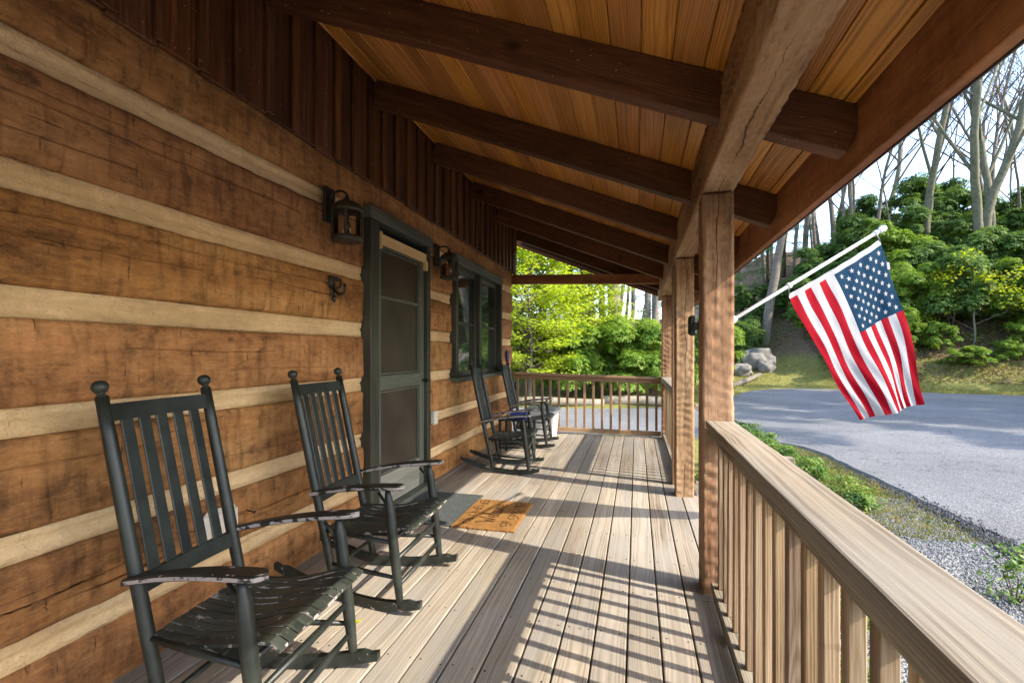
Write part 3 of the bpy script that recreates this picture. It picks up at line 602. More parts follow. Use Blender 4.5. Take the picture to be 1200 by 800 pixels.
# --- wall lanterns
def lantern(y, z, square, label):
    r = empty('wall_lantern', (XW, y, z)); tag(r, label, 'lantern', 'wall lanterns beside the door')
    boxo('back_plate', (XW + 0.008, y - 0.055, z + 0.13), (XW + 0.028, y + 0.055, z + 0.36), 'iron', r, 0.005, 'Z')
    cx_ = XW + 0.15
    tube('arm', [(XW + 0.03, y, z + 0.29)] + [(XW + 0.09 - 0.06 * math.cos(t), y, z + 0.295 + 0.04 * math.sin(t)) for t in np.linspace(0.15, 2.9, 9)] + [(cx_, y, z + 0.31), (cx_, y, z + 0.285)], 0.007, 'iron', r, 8)
    sd_ = 4 if square else 24
    prof = [(0.010, 0.30), (0.016, 0.285), (0.02, 0.27), (0.055, 0.258), (0.088, 0.235), (0.10, 0.212), (0.104, 0.205), (0.104, 0.196), (0.09, 0.192)]
    V, F = lathe_geo(prof[::-1], sd_, (0, 0, z)); 
    rot = Matrix.Translation((cx_, y, 0)) @ Matrix.Rotation(R(45) if square else 0, 4, 'Z')
    link('cap', pydata('cap', V, F, not square), 'bronze', r, rot)
    V, F = lathe_geo([(0.07, 0.0), (0.098, 0.004), (0.1, 0.018), (0.1, 0.03), (0.09, 0.036)], sd_, (0, 0, z)); link('base_ring', pydata('base_ring', V, F, not square), 'bronze', r, rot)
    for k in range(4):
        an = k * math.pi / 2 + (0 if square else 0.5)
        rd = 0.092
        px, py = rd * math.cos(an), rd * math.sin(an)
        V, F = tube_geo([(px, py, z + 0.03), (px, py, z + 0.2)], 0.008, 6); link('bar', pydata('bar', V, F), 'bronze', r, rot)
    V, F = lathe_geo([(0.083, 0.034), (0.083, 0.195)], sd_, (0, 0, z)); F = F[:-2]; link('glass_chimney', pydata('glass_chimney', V, F, not square), 'clear', r, rot)
    V, F = lathe_geo([(0.012, 0.19), (0.014, 0.16), (0.013, 0.14)], 10, (0, 0, z)); link('socket', pydata('socket', V, F, True), 'bronze', r, rot)
    V, F = lathe_geo([(0.010, 0.14), (0.022, 0.115), (0.027, 0.09), (0.02, 0.07), (0.003, 0.062)], 12, (0, 0, z)); link('bulb', pydata('bulb', V, F, True), 'clear', r, rot)
lantern(2.76, 1.985, False, 'round bronze wall lantern with clear glass left of the door')
lantern(4.52, 2.0, True, 'square bronze wall lantern between the door and the window')

# ------------------------------------------------------------------ hewn timbers (posts, beam)
def scallop(a, b, seed, ln=0.075, amp=0.012):
    ph = mnoise.noise((b * 9, seed, 1)) * 1.6 + mnoise.noise((a * 2.6, b * 5, seed)) * 1.7
    t = (a / ln + ph) % 1.0
    pf = (t / 0.8) ** 1.3 if t < 0.8 else (1 - t) / 0.2
    return -amp * pf * (0.55 + 0.6 * mnoise.noise((a * 3.1, b * 7, seed + 9))) - 0.004 * max(0, mnoise.noise((a * 22, b * 26, seed + 4))) - 0.006 * (0.5 + mnoise.noise((a * 1.4, b * 2, seed + 8)))
def hewn_bar(L_, w, h, seed, n_across=8, step=0.013, amp=0.017):
    """bar along local Y, 0..L_, cross-section w (x) by h (z) centred"""
    ny = int(L_ / step) + 1; ring = []
    for i in range(n_across): t = i / n_across; ring.append((-w / 2 + w * t, -h / 2, 0, -1, 0, t))
    for i in range(n_across): t = i / n_across; ring.append((w / 2, -h / 2 + h * t, 1, 0, 1, t))
    for i in range(n_across): t = i / n_across; ring.append((w / 2 - w * t, h / 2, 0, 1, 2, t))
    for i in range(n_across): t = i / n_across; ring.append((-w / 2, h / 2 - h * t, -1, 0, 3, t))
    k = len(ring); V = []
    for j in range(ny):
        y = L_ * j / (ny - 1)
        for (x, z, nx, nz, s, t) in ring:
            d = scallop(y, t * 0.5 + s * 3.7, seed + s * 11, amp=amp)
            if t == 0:
                ex = 0.0045 + 0.007 * max(0, mnoise.noise((y * 4, s, seed))); x -= math.copysign(ex, x); z -= math.copysign(ex, z); d *= 0.4
            V.append((x + nx * d, y, z + nz * d))
    F = [(j * k + i, j * k + (i + 1) % k, (j + 1) * k + (i + 1) % k, (j + 1) * k + i) for j in range(ny - 1) for i in range(k)]
    F = [f[::-1] for f in F]
    F.append(tuple(range(k))); F.append(tuple((ny - 1) * k + i for i in range(k - 1, -1, -1)))
    me = pydata('hewn', V, F, True)
    return me
XB0, XB1 = 0.33, 0.493; xb = (XB0 + XB1) / 2; BZ = 2.107
up_m = lambda x, y, z: Matrix.Translation((x, y, z)) @ Matrix.Rotation(R(90), 4, 'X')
for (y, seed, lab) in ((2.79, 5, 'rough hewn timber porch post nearest the camera holding the flag pole'), (4.585, 17, 'rough hewn timber porch post at the far side of the steps opening'), (7.55, 29, 'hewn timber corner post at the far end of the porch')):
    o = link('porch_post', hewn_bar(BZ - 0.003 + 0.04, 0.165, 0.165, seed), 'hewn', None, up_m(xb + (0.028 if y > 7 else 0), y, -0.04 if y < 7 else -0.04)); tag(o, lab, 'post', 'hewn porch posts')
o = plank('support_stud', (XB0 + 0.045, 4.95, 0.0), (XB0 + 0.045, 4.95, BZ - 0.002), 0.09, 0.085, 'endrail'); tag(o, 'slim timber stud standing behind the middle porch post', 'stud')
bme = hewn_bar(10.2, 0.165, 0.30, 53, 8, 0.017, 0.02)
o = link('porch_beam', bme, 'hewn', None, Matrix.Translation((xb, -2.0, BZ + 0.15))); tag(o, 'long rough hewn beam carried by the porch posts', 'beam')
o = plank('tie_beam', (XW - 0.02, 7.62, 2.46), (XB0 + 0.03, 7.62, 2.385), 0.10, 0.145, 'fascia', None, 0.005); tag(o, 'horizontal tie beam crossing the far end of the porch', 'beam')

# ------------------------------------------------------------------ porch roof
roof = empty('porch_roof', (xb, 3, 2.3)); tag(roof, 'porch roof of honey pine boards on dark rafters', 'roof')
XF = 0.83
for y in [-1.2, -0.08, 1.035, 2.15, 3.265, 4.38, 5.495, 6.61, 7.725, 8.2]:
    rh = 0.19
    zc = lambda x: zraf(x) + 0.1
    plank('rafter', (XS + 0.002, y + 0.04, zc(XS)), (XF - 0.002, y + 0.04, zc(XF)), 0.08, 0.186, 'rafter', roof, 0.005)
cl = math.hypot(1, P); ux, uz = 1 / cl, -P / cl
def zc_(x): return zraf(x) + 0.213
s_tot = (XF - (XS - 0.1)) * cl; bwid = 0.138; i = 0; s_ = 0.0
while s_ < s_tot - 0.02:
    wd = min(bwid, s_tot - s_); xm = XS - 0.1 + (s_ + wd / 2) * ux; zm = zc_(XS - 0.1) + (s_ + wd / 2) * uz + 0.0
    for a, b in ((-2.2, 2.19), (2.19, 5.535), (5.535, 8.3)):
        rr = random.uniform(-.0015, .0015)
        plank('ceiling_board', (xm, a + 0.001, zm + rr), (xm, b - 0.001, zm + rr), wd - 0.003, 0.02, 'ceiling', roof, 0.004, up=(P / cl, 0, 1 / cl))
    s_ += bwid; i += 1
xm = (XS - 0.3 + XF + 0.05) / 2; L2 = (XF + 0.05 - (XS - 0.3)) * cl
plank('roof_covering', (xm, -2.3, zc_(xm) + 0.03), (xm, 8.36, zc_(xm) + 0.03), L2, 0.03, 'shingle', roof, 0.004, up=(P / cl, 0, 1 / cl))
boxo('fascia', (XF, -2.25, 1.995), (XF + 0.04, 8.32, 2.28), 'fascia', roof, 0.004)
boxo('drip_edge', (XF + 0.041, -2.25, 1.99), (XF + 0.046, 8.32, 2.27), 'metal', roof, 0.0)
plank('barge_board', (XS - 0.3, 8.33, zraf(XS - 0.3) + 0.1), (XF, 8.33, zraf(XF) + 0.1), 0.03, 0.24, 'fascia', roof)
tube('light_trim', [(XS + 0.03, -1.9, zraf(XS + 0.03) + 0.19), (XS + 0.03, 7.7, zraf(XS + 0.03) + 0.19)], 0.012, 'ceiling', roof, 5)

# ------------------------------------------------------------------ railings
def side_rail(ya, yb, label, mat='rail'):
    r = empty('porch_railing', ((XB0 + XB1) / 2, (ya + yb) / 2, 0)); tag(r, label, 'railing', 'porch railings')
    xr = 0.42
    plank('top_rail', (xr, ya, 0.898), (xr, yb, 0.898), 0.14, 0.038, mat, r, 0.006, seg=2)
    plank('sub_rail', (xr + 0.045, ya, 0.834), (xr + 0.045, yb, 0.834), 0.036, 0.088, mat, r)
    plank('sub_rail', (xr - 0.045, ya, 0.860), (xr - 0.045, yb, 0.860), 0.03, 0.036, mat, r)
    plank('bottom_rail', (xr, ya, 0.055), (xr, yb, 0.055), 0.089, 0.038, mat, r)
    n_ = int((yb - ya) / 0.125); st = (yb - ya) / n_
    for i in range(n_):
        y = ya + st * (i + 0.5)
        b = plank('baluster', (xr + random.uniform(-.002, .002), y, 0.0745), (xr + random.uniform(-.003, .003), y + random.uniform(-.004, .004), 0.8775), 0.035, 0.035, 'baluster', r, 0.003, up=(1, 0, 0))
    for y in np.arange(ya + 0.6, yb - 0.3, 1.2): plank('support_block', (xr, y - 0.04, 0.018), (xr, y + 0.04, 0.018), 0.08, 0.034, mat, r)
    return r
side_rail(-1.9, 2.705, 'weathered timber railing on the right running toward the camera')
side_rail(4.99, 7.465, 'side railing between the middle post and the far corner post')
er = empty('porch_railing', (-0.8, 7.60, 0)); tag(er, 'brown end railing with slim balusters closing the far end of the porch', 'railing', 'porch railings')
xa, xe = XW + 0.03, 0.355; ye = 7.60
def ez(x): return 0.945 - 0.026 * (x - xa)
plank('top_rail', (xa, ye, ez(xa)), (xe, ye, ez(xe)), 0.09, 0.038, 'endrail', er, 0.005)
plank('sub_rail', (xa, ye, ez(xa) - 0.052), (xe, ye, ez(xe) - 0.052), 0.038, 0.06, 'endrail', er)
plank('bottom_rail', (xa, ye, 0.075), (xe, ye, 0.055), 0.05, 0.07, 'baluster', er)
nb = 17
for i in range(nb):
    x = xa + (xe - xa) * (i + 0.5) / nb; plank('baluster', (x, ye, 0.10), (x, ye, ez(x) - 0.083), 0.036, 0.036, 'endrail', er, 0.003, up=(0, 1, 0))
sr = empty('stair_railing', (0.8, 4.6, -0.4)); tag(sr, 'short sloping handrail beside the steps outside the middle post', 'railing')
plank('top_rail', (0.495, 4.60, 0.80), (1.25, 4.60, 0.30), 0.09, 0.04, 'rail', sr)
plank('bottom_rail', (0.495, 4.60, 0.10), (1.25, 4.60, -0.36), 0.05, 0.08, 'rail', sr)
for i in range(5):
    x = 0.57 + 0.125 * i; plank('baluster', (x, 4.60, 0.80 - 0.66 * (x - .495) - 0.71), (x, 4.60, 0.80 - 0.66 * (x - .495) - 0.02), 0.038, 0.038, 'baluster', sr, 0.003, up=(0, 1, 0))
plank('newel', (1.25, 4.60, -0.45), (1.25, 4.60, 0.38), 0.09, 0.09, 'rail', sr, up=(0, 1, 0))

# ------------------------------------------------------------------ rocking chairs
def make_chair():
    r = empty('rocking_chair')
    bx = lambda z: -0.39 - 0.22 * (z - 0.06)
    fx_ = lambda z: -0.12 * (z - 0.06)
    def tl(name, pts, rad, mat='paint', par=r, sides=12): return tube(name, pts, rad, mat, par, sides)
    for s in (-1, 1):
        yb = lambda z: s * (0.205 + 0.008 * z)
        pts = [(bx(z), yb(z), z) for z in (0.035, 0.12, 0.36, 0.6, 1.0, 1.125)]
        po = tl('back_post', pts, [0.016, 0.019, 0.022, 0.022, 0.0205, 0.019])
        zt = 1.125; ax = Vector((-0.22, 0, 1)).normalized(); c0 = Vector((bx(zt), yb(zt), zt))
        fp = [(0.0, 0.019), (0.003, 0.017), (0.007, 0.011), (0.011, 0.0105), (0.014, 0.014), (0.020, 0.0205), (0.028, 0.024), (0.036, 0.0245), (0.044, 0.022), (0.051, 0.016), (0.055, 0.006)]
        tl('finial', [tuple(c0 + ax * h) for h, _ in fp], [q for _, q in fp], par=po)
        tl('front_leg', [(fx_(z), s * 0.275, z) for z in (0.035, 0.08, 0.2, 0.4, 0.535, 0.575, 0.60)], [0.014, 0.018, 0.0235, 0.0255, 0.0245, 0.016, 0.012])
        # arm
        N = 22; outl = []
        for i in range(N + 1):
            t = i / N; x = -0.505 + 0.53 * t; hw = 0.024 + 0.014 * ss(0.15, 0.75, t)
            if t > 0.9: hw *= math.sqrt(max(0.0, 1 - ((t - 0.9) / 0.1) ** 2)) * 0.96 + 0.04
            zc0 = 0.545 + 0.075 * t + 0.014 * math.sin(math.pi * t * 1.0) ; yc = s * (0.232 + 0.045 * t)
            outl.append((x, yc, zc0, hw))
        V = []; th = 0.011
        for (x, yc, z, hw) in outl:
            for dy, dz in ((-1, -th * 0.6), (-0.8, -th), (0.8, -th), (1, -th * 0.6), (1, th * 0.5), (0.75, th), (-0.75, th), (-1, th * 0.5)): V.append((x, yc + dy * hw, z + dz))
        F = [(i * 8 + j, (i + 1) * 8 + j, (i + 1) * 8 + (j + 1) % 8, i * 8 + (j + 1) % 8) for i in range(N) for j in range(8)] + [tuple(range(8)), tuple(N * 8 + j for j in range(7, -1, -1))]
        link('arm', pydata('arm', V, F, False), 'paint_arm', r)
        # rocker
        V = []; N = 26
        for i in range(N + 1):
            x = -0.74 + 0.85 * i / N; zb = (x + 0.2) ** 2 / 2.3; h = 0.048 if 0.06 < i / N < 0.96 else 0.034
            yc = s * (0.275 - 0.07 * min(1, max(0, -x / 0.39)))
            for dy, dz in ((-0.014, 0.001), (0.014, 0.001), (0.014, h), (-0.014, h)): V.append((x, yc + dy, zb + dz))
        F = [(i * 4 + j, (i + 1) * 4 + j, (i + 1) * 4 + (j + 1) % 4, i * 4 + (j + 1) % 4) for i in range(N) for j in range(4)] + [(0, 1, 2, 3), (N * 4 + 3, N * 4 + 2, N * 4 + 1, N * 4)]
        link('rocker', pydata('rocker', V, F, False), 'paint_rocker', r)
        for z in (0.345, 0.175):
            tl('side_rung', [(bx(z + 0.01), yb(z), z + 0.01), ((bx(z) + fx_(z)) / 2, s * 0.243, z + 0.005), (fx_(z), s * 0.275, z)], [0.009, 0.0125, 0.009])
        tl('arm_brace', [(fx_(0.47) - 0.003, s * 0.27, 0.50), (fx_(0.56) - 0.06, s * 0.262, 0.583)], [0.007, 0.007], sides=6)
    for z in (0.36, 0.26, 0.14): tl('front_rung', [(fx_(z), -0.275, z), (fx_(z) + 0.002, 0, z), (fx_(z), 0.275, z)], [0.010, 0.0145, 0.010])
    for z in (0.34, 0.15): tl('back_rung', [(bx(z), -0.207, z), (bx(z), 0, z), (bx(z), 0.207, z)], [0.009, 0.012, 0.009])
    def crossboard(name, z0, z1, th, bow):
        V = []; N = 10
        for i in range(N + 1):
            t = i / N; y = -0.21 + 0.42 * t; b = -bow * math.sin(math.pi * t); arch = 0.0
            for dx, z in ((-th, z0), (th, z0), (th, z1 + arch), (-th, z1 + arch)): V.append((bx(z) + dx + b, y, z))
        F = [(i * 4 + j, (i + 1) * 4 + j, (i + 1) * 4 + (j + 1) % 4, i * 4 + (j + 1) % 4) for i in range(N) for j in range(4)] + [(0, 1, 2, 3), (N * 4 + 3, N * 4 + 2, N * 4 + 1, N * 4)]
        return link(name, pydata(name, V, F, False), 'paint', r)
    crossboard('top_rail', 1.045, 1.10, 0.010, 0.012); crossboard('lower_back_rail', 0.49, 0.545, 0.010, 0.012)
    for i in range(5):
        y = -0.14 + 0.07 * i; b = -0.012 * math.sin(math.pi * (y + 0.21) / 0.42)
        plank('back_slat', (bx(0.54) + b, y, 0.54), (bx(1.05) + b, y, 1.05), 0.046, 0.009, 'paint', r, 0.003, up=(1, 0, 0))
    # seat slats run front to back, scooped
    def zs(x): 
        t = (x + 0.44) / 0.49
        return 0.362 + 0.055 * t - 0.022 * math.sin(math.pi * min(1, t * 1.25)) + (0 if t < 0.9 else -0.55 * (t - 0.9) ** 2 * 4)
    N = 14
    for k in range(12):
        t = (k + 0.5) / 12; hw = 0.0205
        V = []
        for i in range(N + 1):
            x = -0.44 + 0.49 * i / N; wid = 0.205 + 0.058 * i / N; yc = (2 * t - 1) * wid; z = zs(x) - 0.012 * math.cos((2 * t - 1) * 1.5) * math.sin(math.pi * i / N) + 0.0015 * ((k * 7) % 3 - 1)
            hw = wid / 12 * 0.90
            for dy, dz in ((-hw, -0.006), (hw, -0.006), (hw, 0.004), (hw * 0.8, 0.006), (-hw * 0.8, 0.006), (-hw, 0.004)): V.append((x, yc + dy, z + dz))
        F = [(i * 6 + j, (i + 1) * 6 + j, (i + 1) * 6 + (j + 1) % 6, i * 6 + (j + 1) % 6) for i in range(N) for j in range(6)] + [tuple(range(6)), tuple(N * 6 + j for j in range(5, -1, -1))]
        link('seat_slat', pydata('seat_slat', V, F, False), 'paint_seat', r)
    for x in (-0.05, -0.40):
        plank('seat_rail', (x, -0.235 if x > -0.2 else -0.2, zs(x) - 0.026), (x, 0.235 if x > -0.2 else 0.2, zs(x) - 0.026), 0.025, 0.028, 'paint', r, 0.003)
    return r
ch = make_chair(); ch['category'] = 'chair'; ch['group'] = 'green rocking chairs'
def place(o, x, y, rz): o.location = (x, y, 0.001); o.rotation_euler = (0, 0, rz)
dup(ch, (-1.127, 2.415, 0.001), 0.049, 'dark green wooden rocking chair just left of the screen door')
dup(ch, (-1.11, 5.17, 0.001), 0.10, 'dark green rocking chair under the window, nearer of the far pair')
dup(ch, (-1.17, 6.58, 0.001), 0.06, 'dark green rocking chair farthest from the camera beside the white tub')
place(ch, -1.087, 1.462, 0.085); ch['label'] = 'dark green wooden rocking chair nearest the camera with chipped arms'

# ------------------------------------------------------------------ mats, tub, small table
rm = empty('rubber_mat', (-1.6, 3.72, 0)); tag(rm, 'dark grey ribbed rubber mat in front of the screen door', 'mat')
boxo('mat_base', (-1.86, 3.31, 0.0015), (-1.315, 4.10, 0.009), 'rubber', rm, 0.002)
for i in range(36):
    x = -1.85 + 0.53 * i / 35; boxo('rib', (x - 0.0035, 3.32, 0.0092), (x + 0.0035, 4.09, 0.0125), 'rubber', rm, 0.001)
cm = empty('welcome_mat', (-1.08, 3.63, 0)); tag(cm, 'tan coir doormat printed Welcome with dark scrolls', 'mat')
# shaggy slab
V = []; nx, ny = 46, 62
for i in range(nx):
    for j in range(ny):
        x = -1.318 + 0.478 * i / (nx - 1); y = 3.305 + 0.665 * j / (ny - 1)
        ed = i in (0, nx - 1) or j in (0, ny - 1)
        V.append((x + (random.uniform(-.004, .004) if ed else 0), y + (random.uniform(-.004, .004) if ed else 0), 0.0185 + random.uniform(-.0016, .0016) - (0.006 if ed else 0)))
F = [(i * ny + j, (i + 1) * ny + j, (i + 1) * ny + j + 1, i * ny + j + 1) for i in range(nx - 1) for j in range(ny - 1)]
b0 = len(V); ring = [i * ny for i in range(nx)] + [(nx - 1) * ny + j for j in range(1, ny)] + [i * ny + ny - 1 for i in range(nx - 2, -1, -1)] + [j for j in range(ny - 2, 0, -1)]
for q in ring: V.append((V[q][0], V[q][1], 0.0015))
for i in range(len(ring)): j = (i + 1) % len(ring); F.append((ring[i], b0 + i, b0 + j, ring[j]))
link('coir_pad', pydata('coir_pad', V, F), 'coir', cm)
def ribbon(name, pts, w, z, parent):
    """pts in mat reading space: a along +Y, b up towards the wall (-X)"""
    P_ = [Vector((-1.08 - b, 3.637 + a, 0)) for a, b in pts]; V = []; F = []
    for i, p_ in enumerate(P_):
        t = (P_[min(i + 1, len(P_) - 1)] - P_[max(i - 1, 0)]); t = t.normalized() if t.length > 1e-6 else Vector((1, 0, 0))
        nn = Vector((-t.y, t.x, 0)) * w / 2
        V += [tuple(p_ + nn + Vector((0, 0, z))), tuple(p_ - nn + Vector((0, 0, z))), tuple(p_ + nn * 1.1 + Vector((0, 0, z - 0.006))), tuple(p_ - nn * 1.1 + Vector((0, 0, z - 0.006)))]
    for i in range(len(P_) - 1):
        a, b = i * 4, i * 4 + 4; F += [(a, a + 1, b + 1, b), (a, b, b + 2, a + 2), (a + 1, a + 3, b + 3, b + 1)]
    return link(name, pydata(name, V, F), 'ink', parent)
def arc(cx_, cy_, rx, ry, a0, a1, n_=12): return [(cx_ + rx * math.cos(R(a0 + (a1 - a0) * i / (n_ - 1))), cy_ + ry * math.sin(R(a0 + (a1 - a0) * i / (n_ - 1)))) for i in range(n_)]
S = 1.0; base = -0.045
letters = {
 'W': (0.0, [[(-0.01, 0.085), (0.0, 0.098), (0.012, 0.09), (0.018, 0.05), (0.026, 0.004), (0.034, 0.03), (0.044, 0.066), (0.05, 0.03), (0.058, 0.004), (0.07, 0.04), (0.082, 0.1), (0.094, 0.102)]]),
 'e': (0.098, [[(0.0, 0.024), (0.024, 0.03), (0.03, 0.046), (0.018, 0.056), (0.004, 0.046), (0.0, 0.026), (0.008, 0.005), (0.026, 0.004), (0.036, 0.018)]]),
 'l': (0.134, [[(0.0, 0.02), (0.014, 0.06), (0.018, 0.098), (0.008, 0.104), (0.002, 0.08), (0.002, 0.024), (0.01, 0.004), (0.024, 0.012)]]),
 'c': (0.160, [[(0.03, 0.046), (0.018, 0.056), (0.004, 0.045), (0.0, 0.026), (0.008, 0.005), (0.024, 0.004), (0.034, 0.016)]]),
 'o': (0.196, [arc(0.017, 0.03, 0.017, 0.026, 80, 450, 14)]),
 'm': (0.236, [[(0.0, 0.055), (0.004, 0.004), (0.006, 0.035), (0.016, 0.056), (0.024, 0.04), (0.025, 0.004), (0.027, 0.035), (0.037, 0.056), (0.046, 0.04), (0.047, 0.01), (0.056, 0.006)]]),
 'e2': (0.296, [[(0.0, 0.024), (0.024, 0.03), (0.03, 0.046), (0.018, 0.056), (0.004, 0.046), (0.0, 0.026), (0.008, 0.005), (0.026, 0.004), (0.04, 0.02)]])}
for kk, (ox, sts) in letters.items():
    for st_ in sts:
        ptsl = [((x + ox - 0.168) * 1.35, base - 0.012 + y * 1.35) for x, y in catmull(st_, 4)]
        o = ribbon('letter', ptsl, 0.009, 0.0212, cm)
for (a0, b0_, sx_, sy_) in ((-0.24, 0.15, 1, 1), (-0.07, 0.165, 1, 1), (0.12, 0.16, -1, 1), (0.26, 0.15, -1, 1), (-0.24, -0.15, 1, -1), (-0.08, -0.165, 1, -1), (0.1, -0.165, -1, -1), (0.25, -0.15, -1, -1)):
    sp_ = [(a0 + sx_ * (0.012 + 0.011 * t) * math.cos(t * 1.9), b0_ + sy_ * (0.010 + 0.009 * t) * math.sin(t * 1.9)) for t in np.linspace(0, 4.2, 30)]
    ribbon('scroll', sp_, 0.006, 0.021, cm)
    sp_ = [(a0 + sx_ * (0.06 + (0.006 + 0.007 * t) * math.cos(t * 1.9 + 2)), b0_ - sy_ * 0.02 + sy_ * (0.006 + 0.007 * t) * math.sin(t * 1.9 + 2)) for t in np.linspace(0, 3.6, 24)]
    ribbon('scroll', sp_, 0.005, 0.021, cm)
tb = empty('storage_tub', (-1.36, 7.36, 0)); tag(tb, 'white plastic tub with grey lid in the far corner by the end railing', 'tub')
def rrect(hx_, hy_, r_, z, n_=5):
    out = []
    for (sx_, sy_, a) in ((1, 1, 0), (-1, 1, 90), (-1, -1, 180), (1, -1, 270)):
        for i in range(n_): an = R(a + 90 * i / (n_ - 1)); out.append((sx_ * (hx_ - r_) + r_ * math.cos(an), sy_ * (hy_ - r_) + r_ * math.sin(an), z))
    return out
def loft(name, secs, mat, parent, c):
    V = []; F = []; k = len(secs[0])
    for s_ in secs: V += [(x + c[0], y + c[1], z + c[2]) for x, y, z in s_]
    for i in range(len(secs) - 1):
        for j in range(k): F.append((i * k + j, i * k + (j + 1) % k, (i + 1) * k + (j + 1) % k, (i + 1) * k + j))
    F.append(tuple(range(k - 1, -1, -1))); F.append(tuple((len(secs) - 1) * k + j for j in range(k)))
    return link(name, pydata(name, V, F), mat, parent)
tc_ = (-1.40, 7.33, 0.0)
loft('tub_body', [rrect(0.20, 0.15, 0.05, 0.0), rrect(0.235, 0.18, 0.05, 0.36), rrect(0.245, 0.19, 0.05, 0.362), rrect(0.245, 0.19, 0.05, 0.40)], 'white', tb, tc_)
loft('lid', [rrect(0.255, 0.20, 0.05, 0.402), rrect(0.255, 0.20, 0.05, 0.425), rrect(0.23, 0.175, 0.05, 0.44)], 'greylid', tb, tc_)
tube('handle', [(tc_[0] + 0.247, tc_[1] - 0.05, 0.33), (tc_[0] + 0.272, tc_[1] - 0.045, 0.325), (tc_[0] + 0.272, tc_[1] + 0.045, 0.325), (tc_[0] + 0.247, tc_[1] + 0.05, 0.33)], 0.007, 'greylid', tb, 6)
st_ = empty('side_table', (-1.45, 5.93, 0)); tag(st_, 'small dark slatted side table between the two far rocking chairs', 'table')
for i in range(5): boxo('top_slat', (-1.66 + 0.085 * i, 5.75, 0.43), (-1.585 + 0.085 * i, 6.11, 0.448), 'paint', st_)
for x in (-1.64, -1.27):
    for y in (5.78, 6.08): plank('leg', (x, y, 0.001), (x, y, 0.428), 0.032, 0.032, 'paint', st_, up=(1, 0, 0))
for y in (5.78, 6.08): plank('stretcher', (-1.64, y, 0.15), (-1.27, y, 0.15), 0.022, 0.03, 'paint', st_)
bb = empty('folded_cushion', (-1.42, 5.93, 0.45)); tag(bb, 'folded blue cloth bundle on the small side table', 'cloth')
for i in range(2): loft('fold', [rrect(0.11 - 0.01 * i, 0.09, 0.03, 0.449 + 0.035 * i), rrect(0.118 - 0.01 * i, 0.098, 0.03, 0.465 + 0.035 * i), rrect(0.108 - 0.01 * i, 0.09, 0.03, 0.482 + 0.035 * i)], 'bluebag', bb, (-1.44, 5.95, 0.0))

rl = random.Random(4)
for (x, y, lab) in ((-0.34, 7.44, 'yellow green fallen leaf at the far end of the deck by the end railing'), (-0.24, 7.40, 'yellow green fallen leaf at the far end of the deck by the end railing'), (-0.30, 7.50, 'yellow green fallen leaf at the far end of the deck by the end railing'), (-1.28, 2.02, 'tiny green leaf on the deck under the second rocking chair')):
    a = rl.uniform(0, 6.28); pts = [(0.03 * k_ * math.cos(t), 0.018 * k_ * math.sin(t), 0.004 + 0.004 * (k_ > 0.5) * abs(math.sin(t))) for k_, t in ((1, 0), (0.9, 0.8), (0.8, 1.6), (0.9, 2.4), (1, 3.14), (0.9, 3.9), (0.8, 4.7), (0.9, 5.5))]
    o = link('fallen_leaf', pydata('fallen_leaf', [(0, 0, 0.003)] + pts, [(0, 1 + i, 1 + (i + 1) % 8) for i in range(8)]), 'sapleaf', None, Matrix.Translation((x, y, 0.001)) @ Matrix.Rotation(a, 4, 'Z')); tag(o, lab, 'leaf', 'fallen leaves on the deck')

# speaker on post
sp = empty('post_speaker', (0.33, 2.9, 1.4)); tag(sp, 'small black speaker box fixed to the inner side of the nearest post', 'speaker')
boxo('housing', (0.288, 2.92, 1.37), (0.334, 2.99, 1.485), 'blackplastic', sp, 0.012, 'Z'); boxo('bracket', (0.305, 2.86, 1.40), (0.333, 2.919, 1.44), 'iron', sp, 0.003, 'Z')

# ------------------------------------------------------------------ flag
B = Vector((0.50, 2.87, 1.445)); T = Vector((1.54, 3.65, 2.07)); ax = (T - B).normalized()
fp_ = empty('flag_pole', tuple(B)); tag(fp_, 'white flag pole slanting up and outward from the nearest post', 'flagpole')
tube('pole', [tuple(B - ax * 0.05), tuple(B + ax * 0.7), tuple(T)], [0.0108, 0.0108, 0.0100], 'white', fp_, 12)
q = T; V, F = lathe_geo([(0.008, -0.03), (0.019, -0.02), (0.024, 0.0), (0.019, 0.018), (0.006, 0.024)], 14); mq = axes(tuple(q), tuple(q + ax)); mq = Matrix.Translation(q + ax * 0.02) @ ax.to_track_quat('Z', 'Y').to_matrix().to_4x4()
link('finial', pydata('finial', V, F, True), 'white', fp_, mq)
for t in (0.345, 0.955, 0.99):
    c_ = B + (T - B) * t; V, F = tube_geo([tuple(c_ - ax * 0.012), tuple(c_ + ax * 0.012)], 0.0175, 12); link('ring', pydata('ring', V, F, True), 'white', fp_)
c_ = B - ax * 0.02; V, F = tube_geo([tuple(c_ - ax * 0.06), tuple(c_ + ax * 0.05)], 0.02, 12); link('bracket_socket', pydata('bracket_socket', V, F, True), 'white', fp_)
boxo('bracket_plate', (0.494, 2.80, 1.36), (0.500, 2.868, 1.47), 'white', fp_, 0.002, 'Z')
H0, H1, F0, F1 = Vector((0.86, 3.15, 1.612)), Vector((1.515, 3.62, 2.0)), Vector((1.44, 3.68, 0.825)), Vector((1.87, 3.84, 0.925))
dn = Vector((-0.2494, 0.9684, 0))
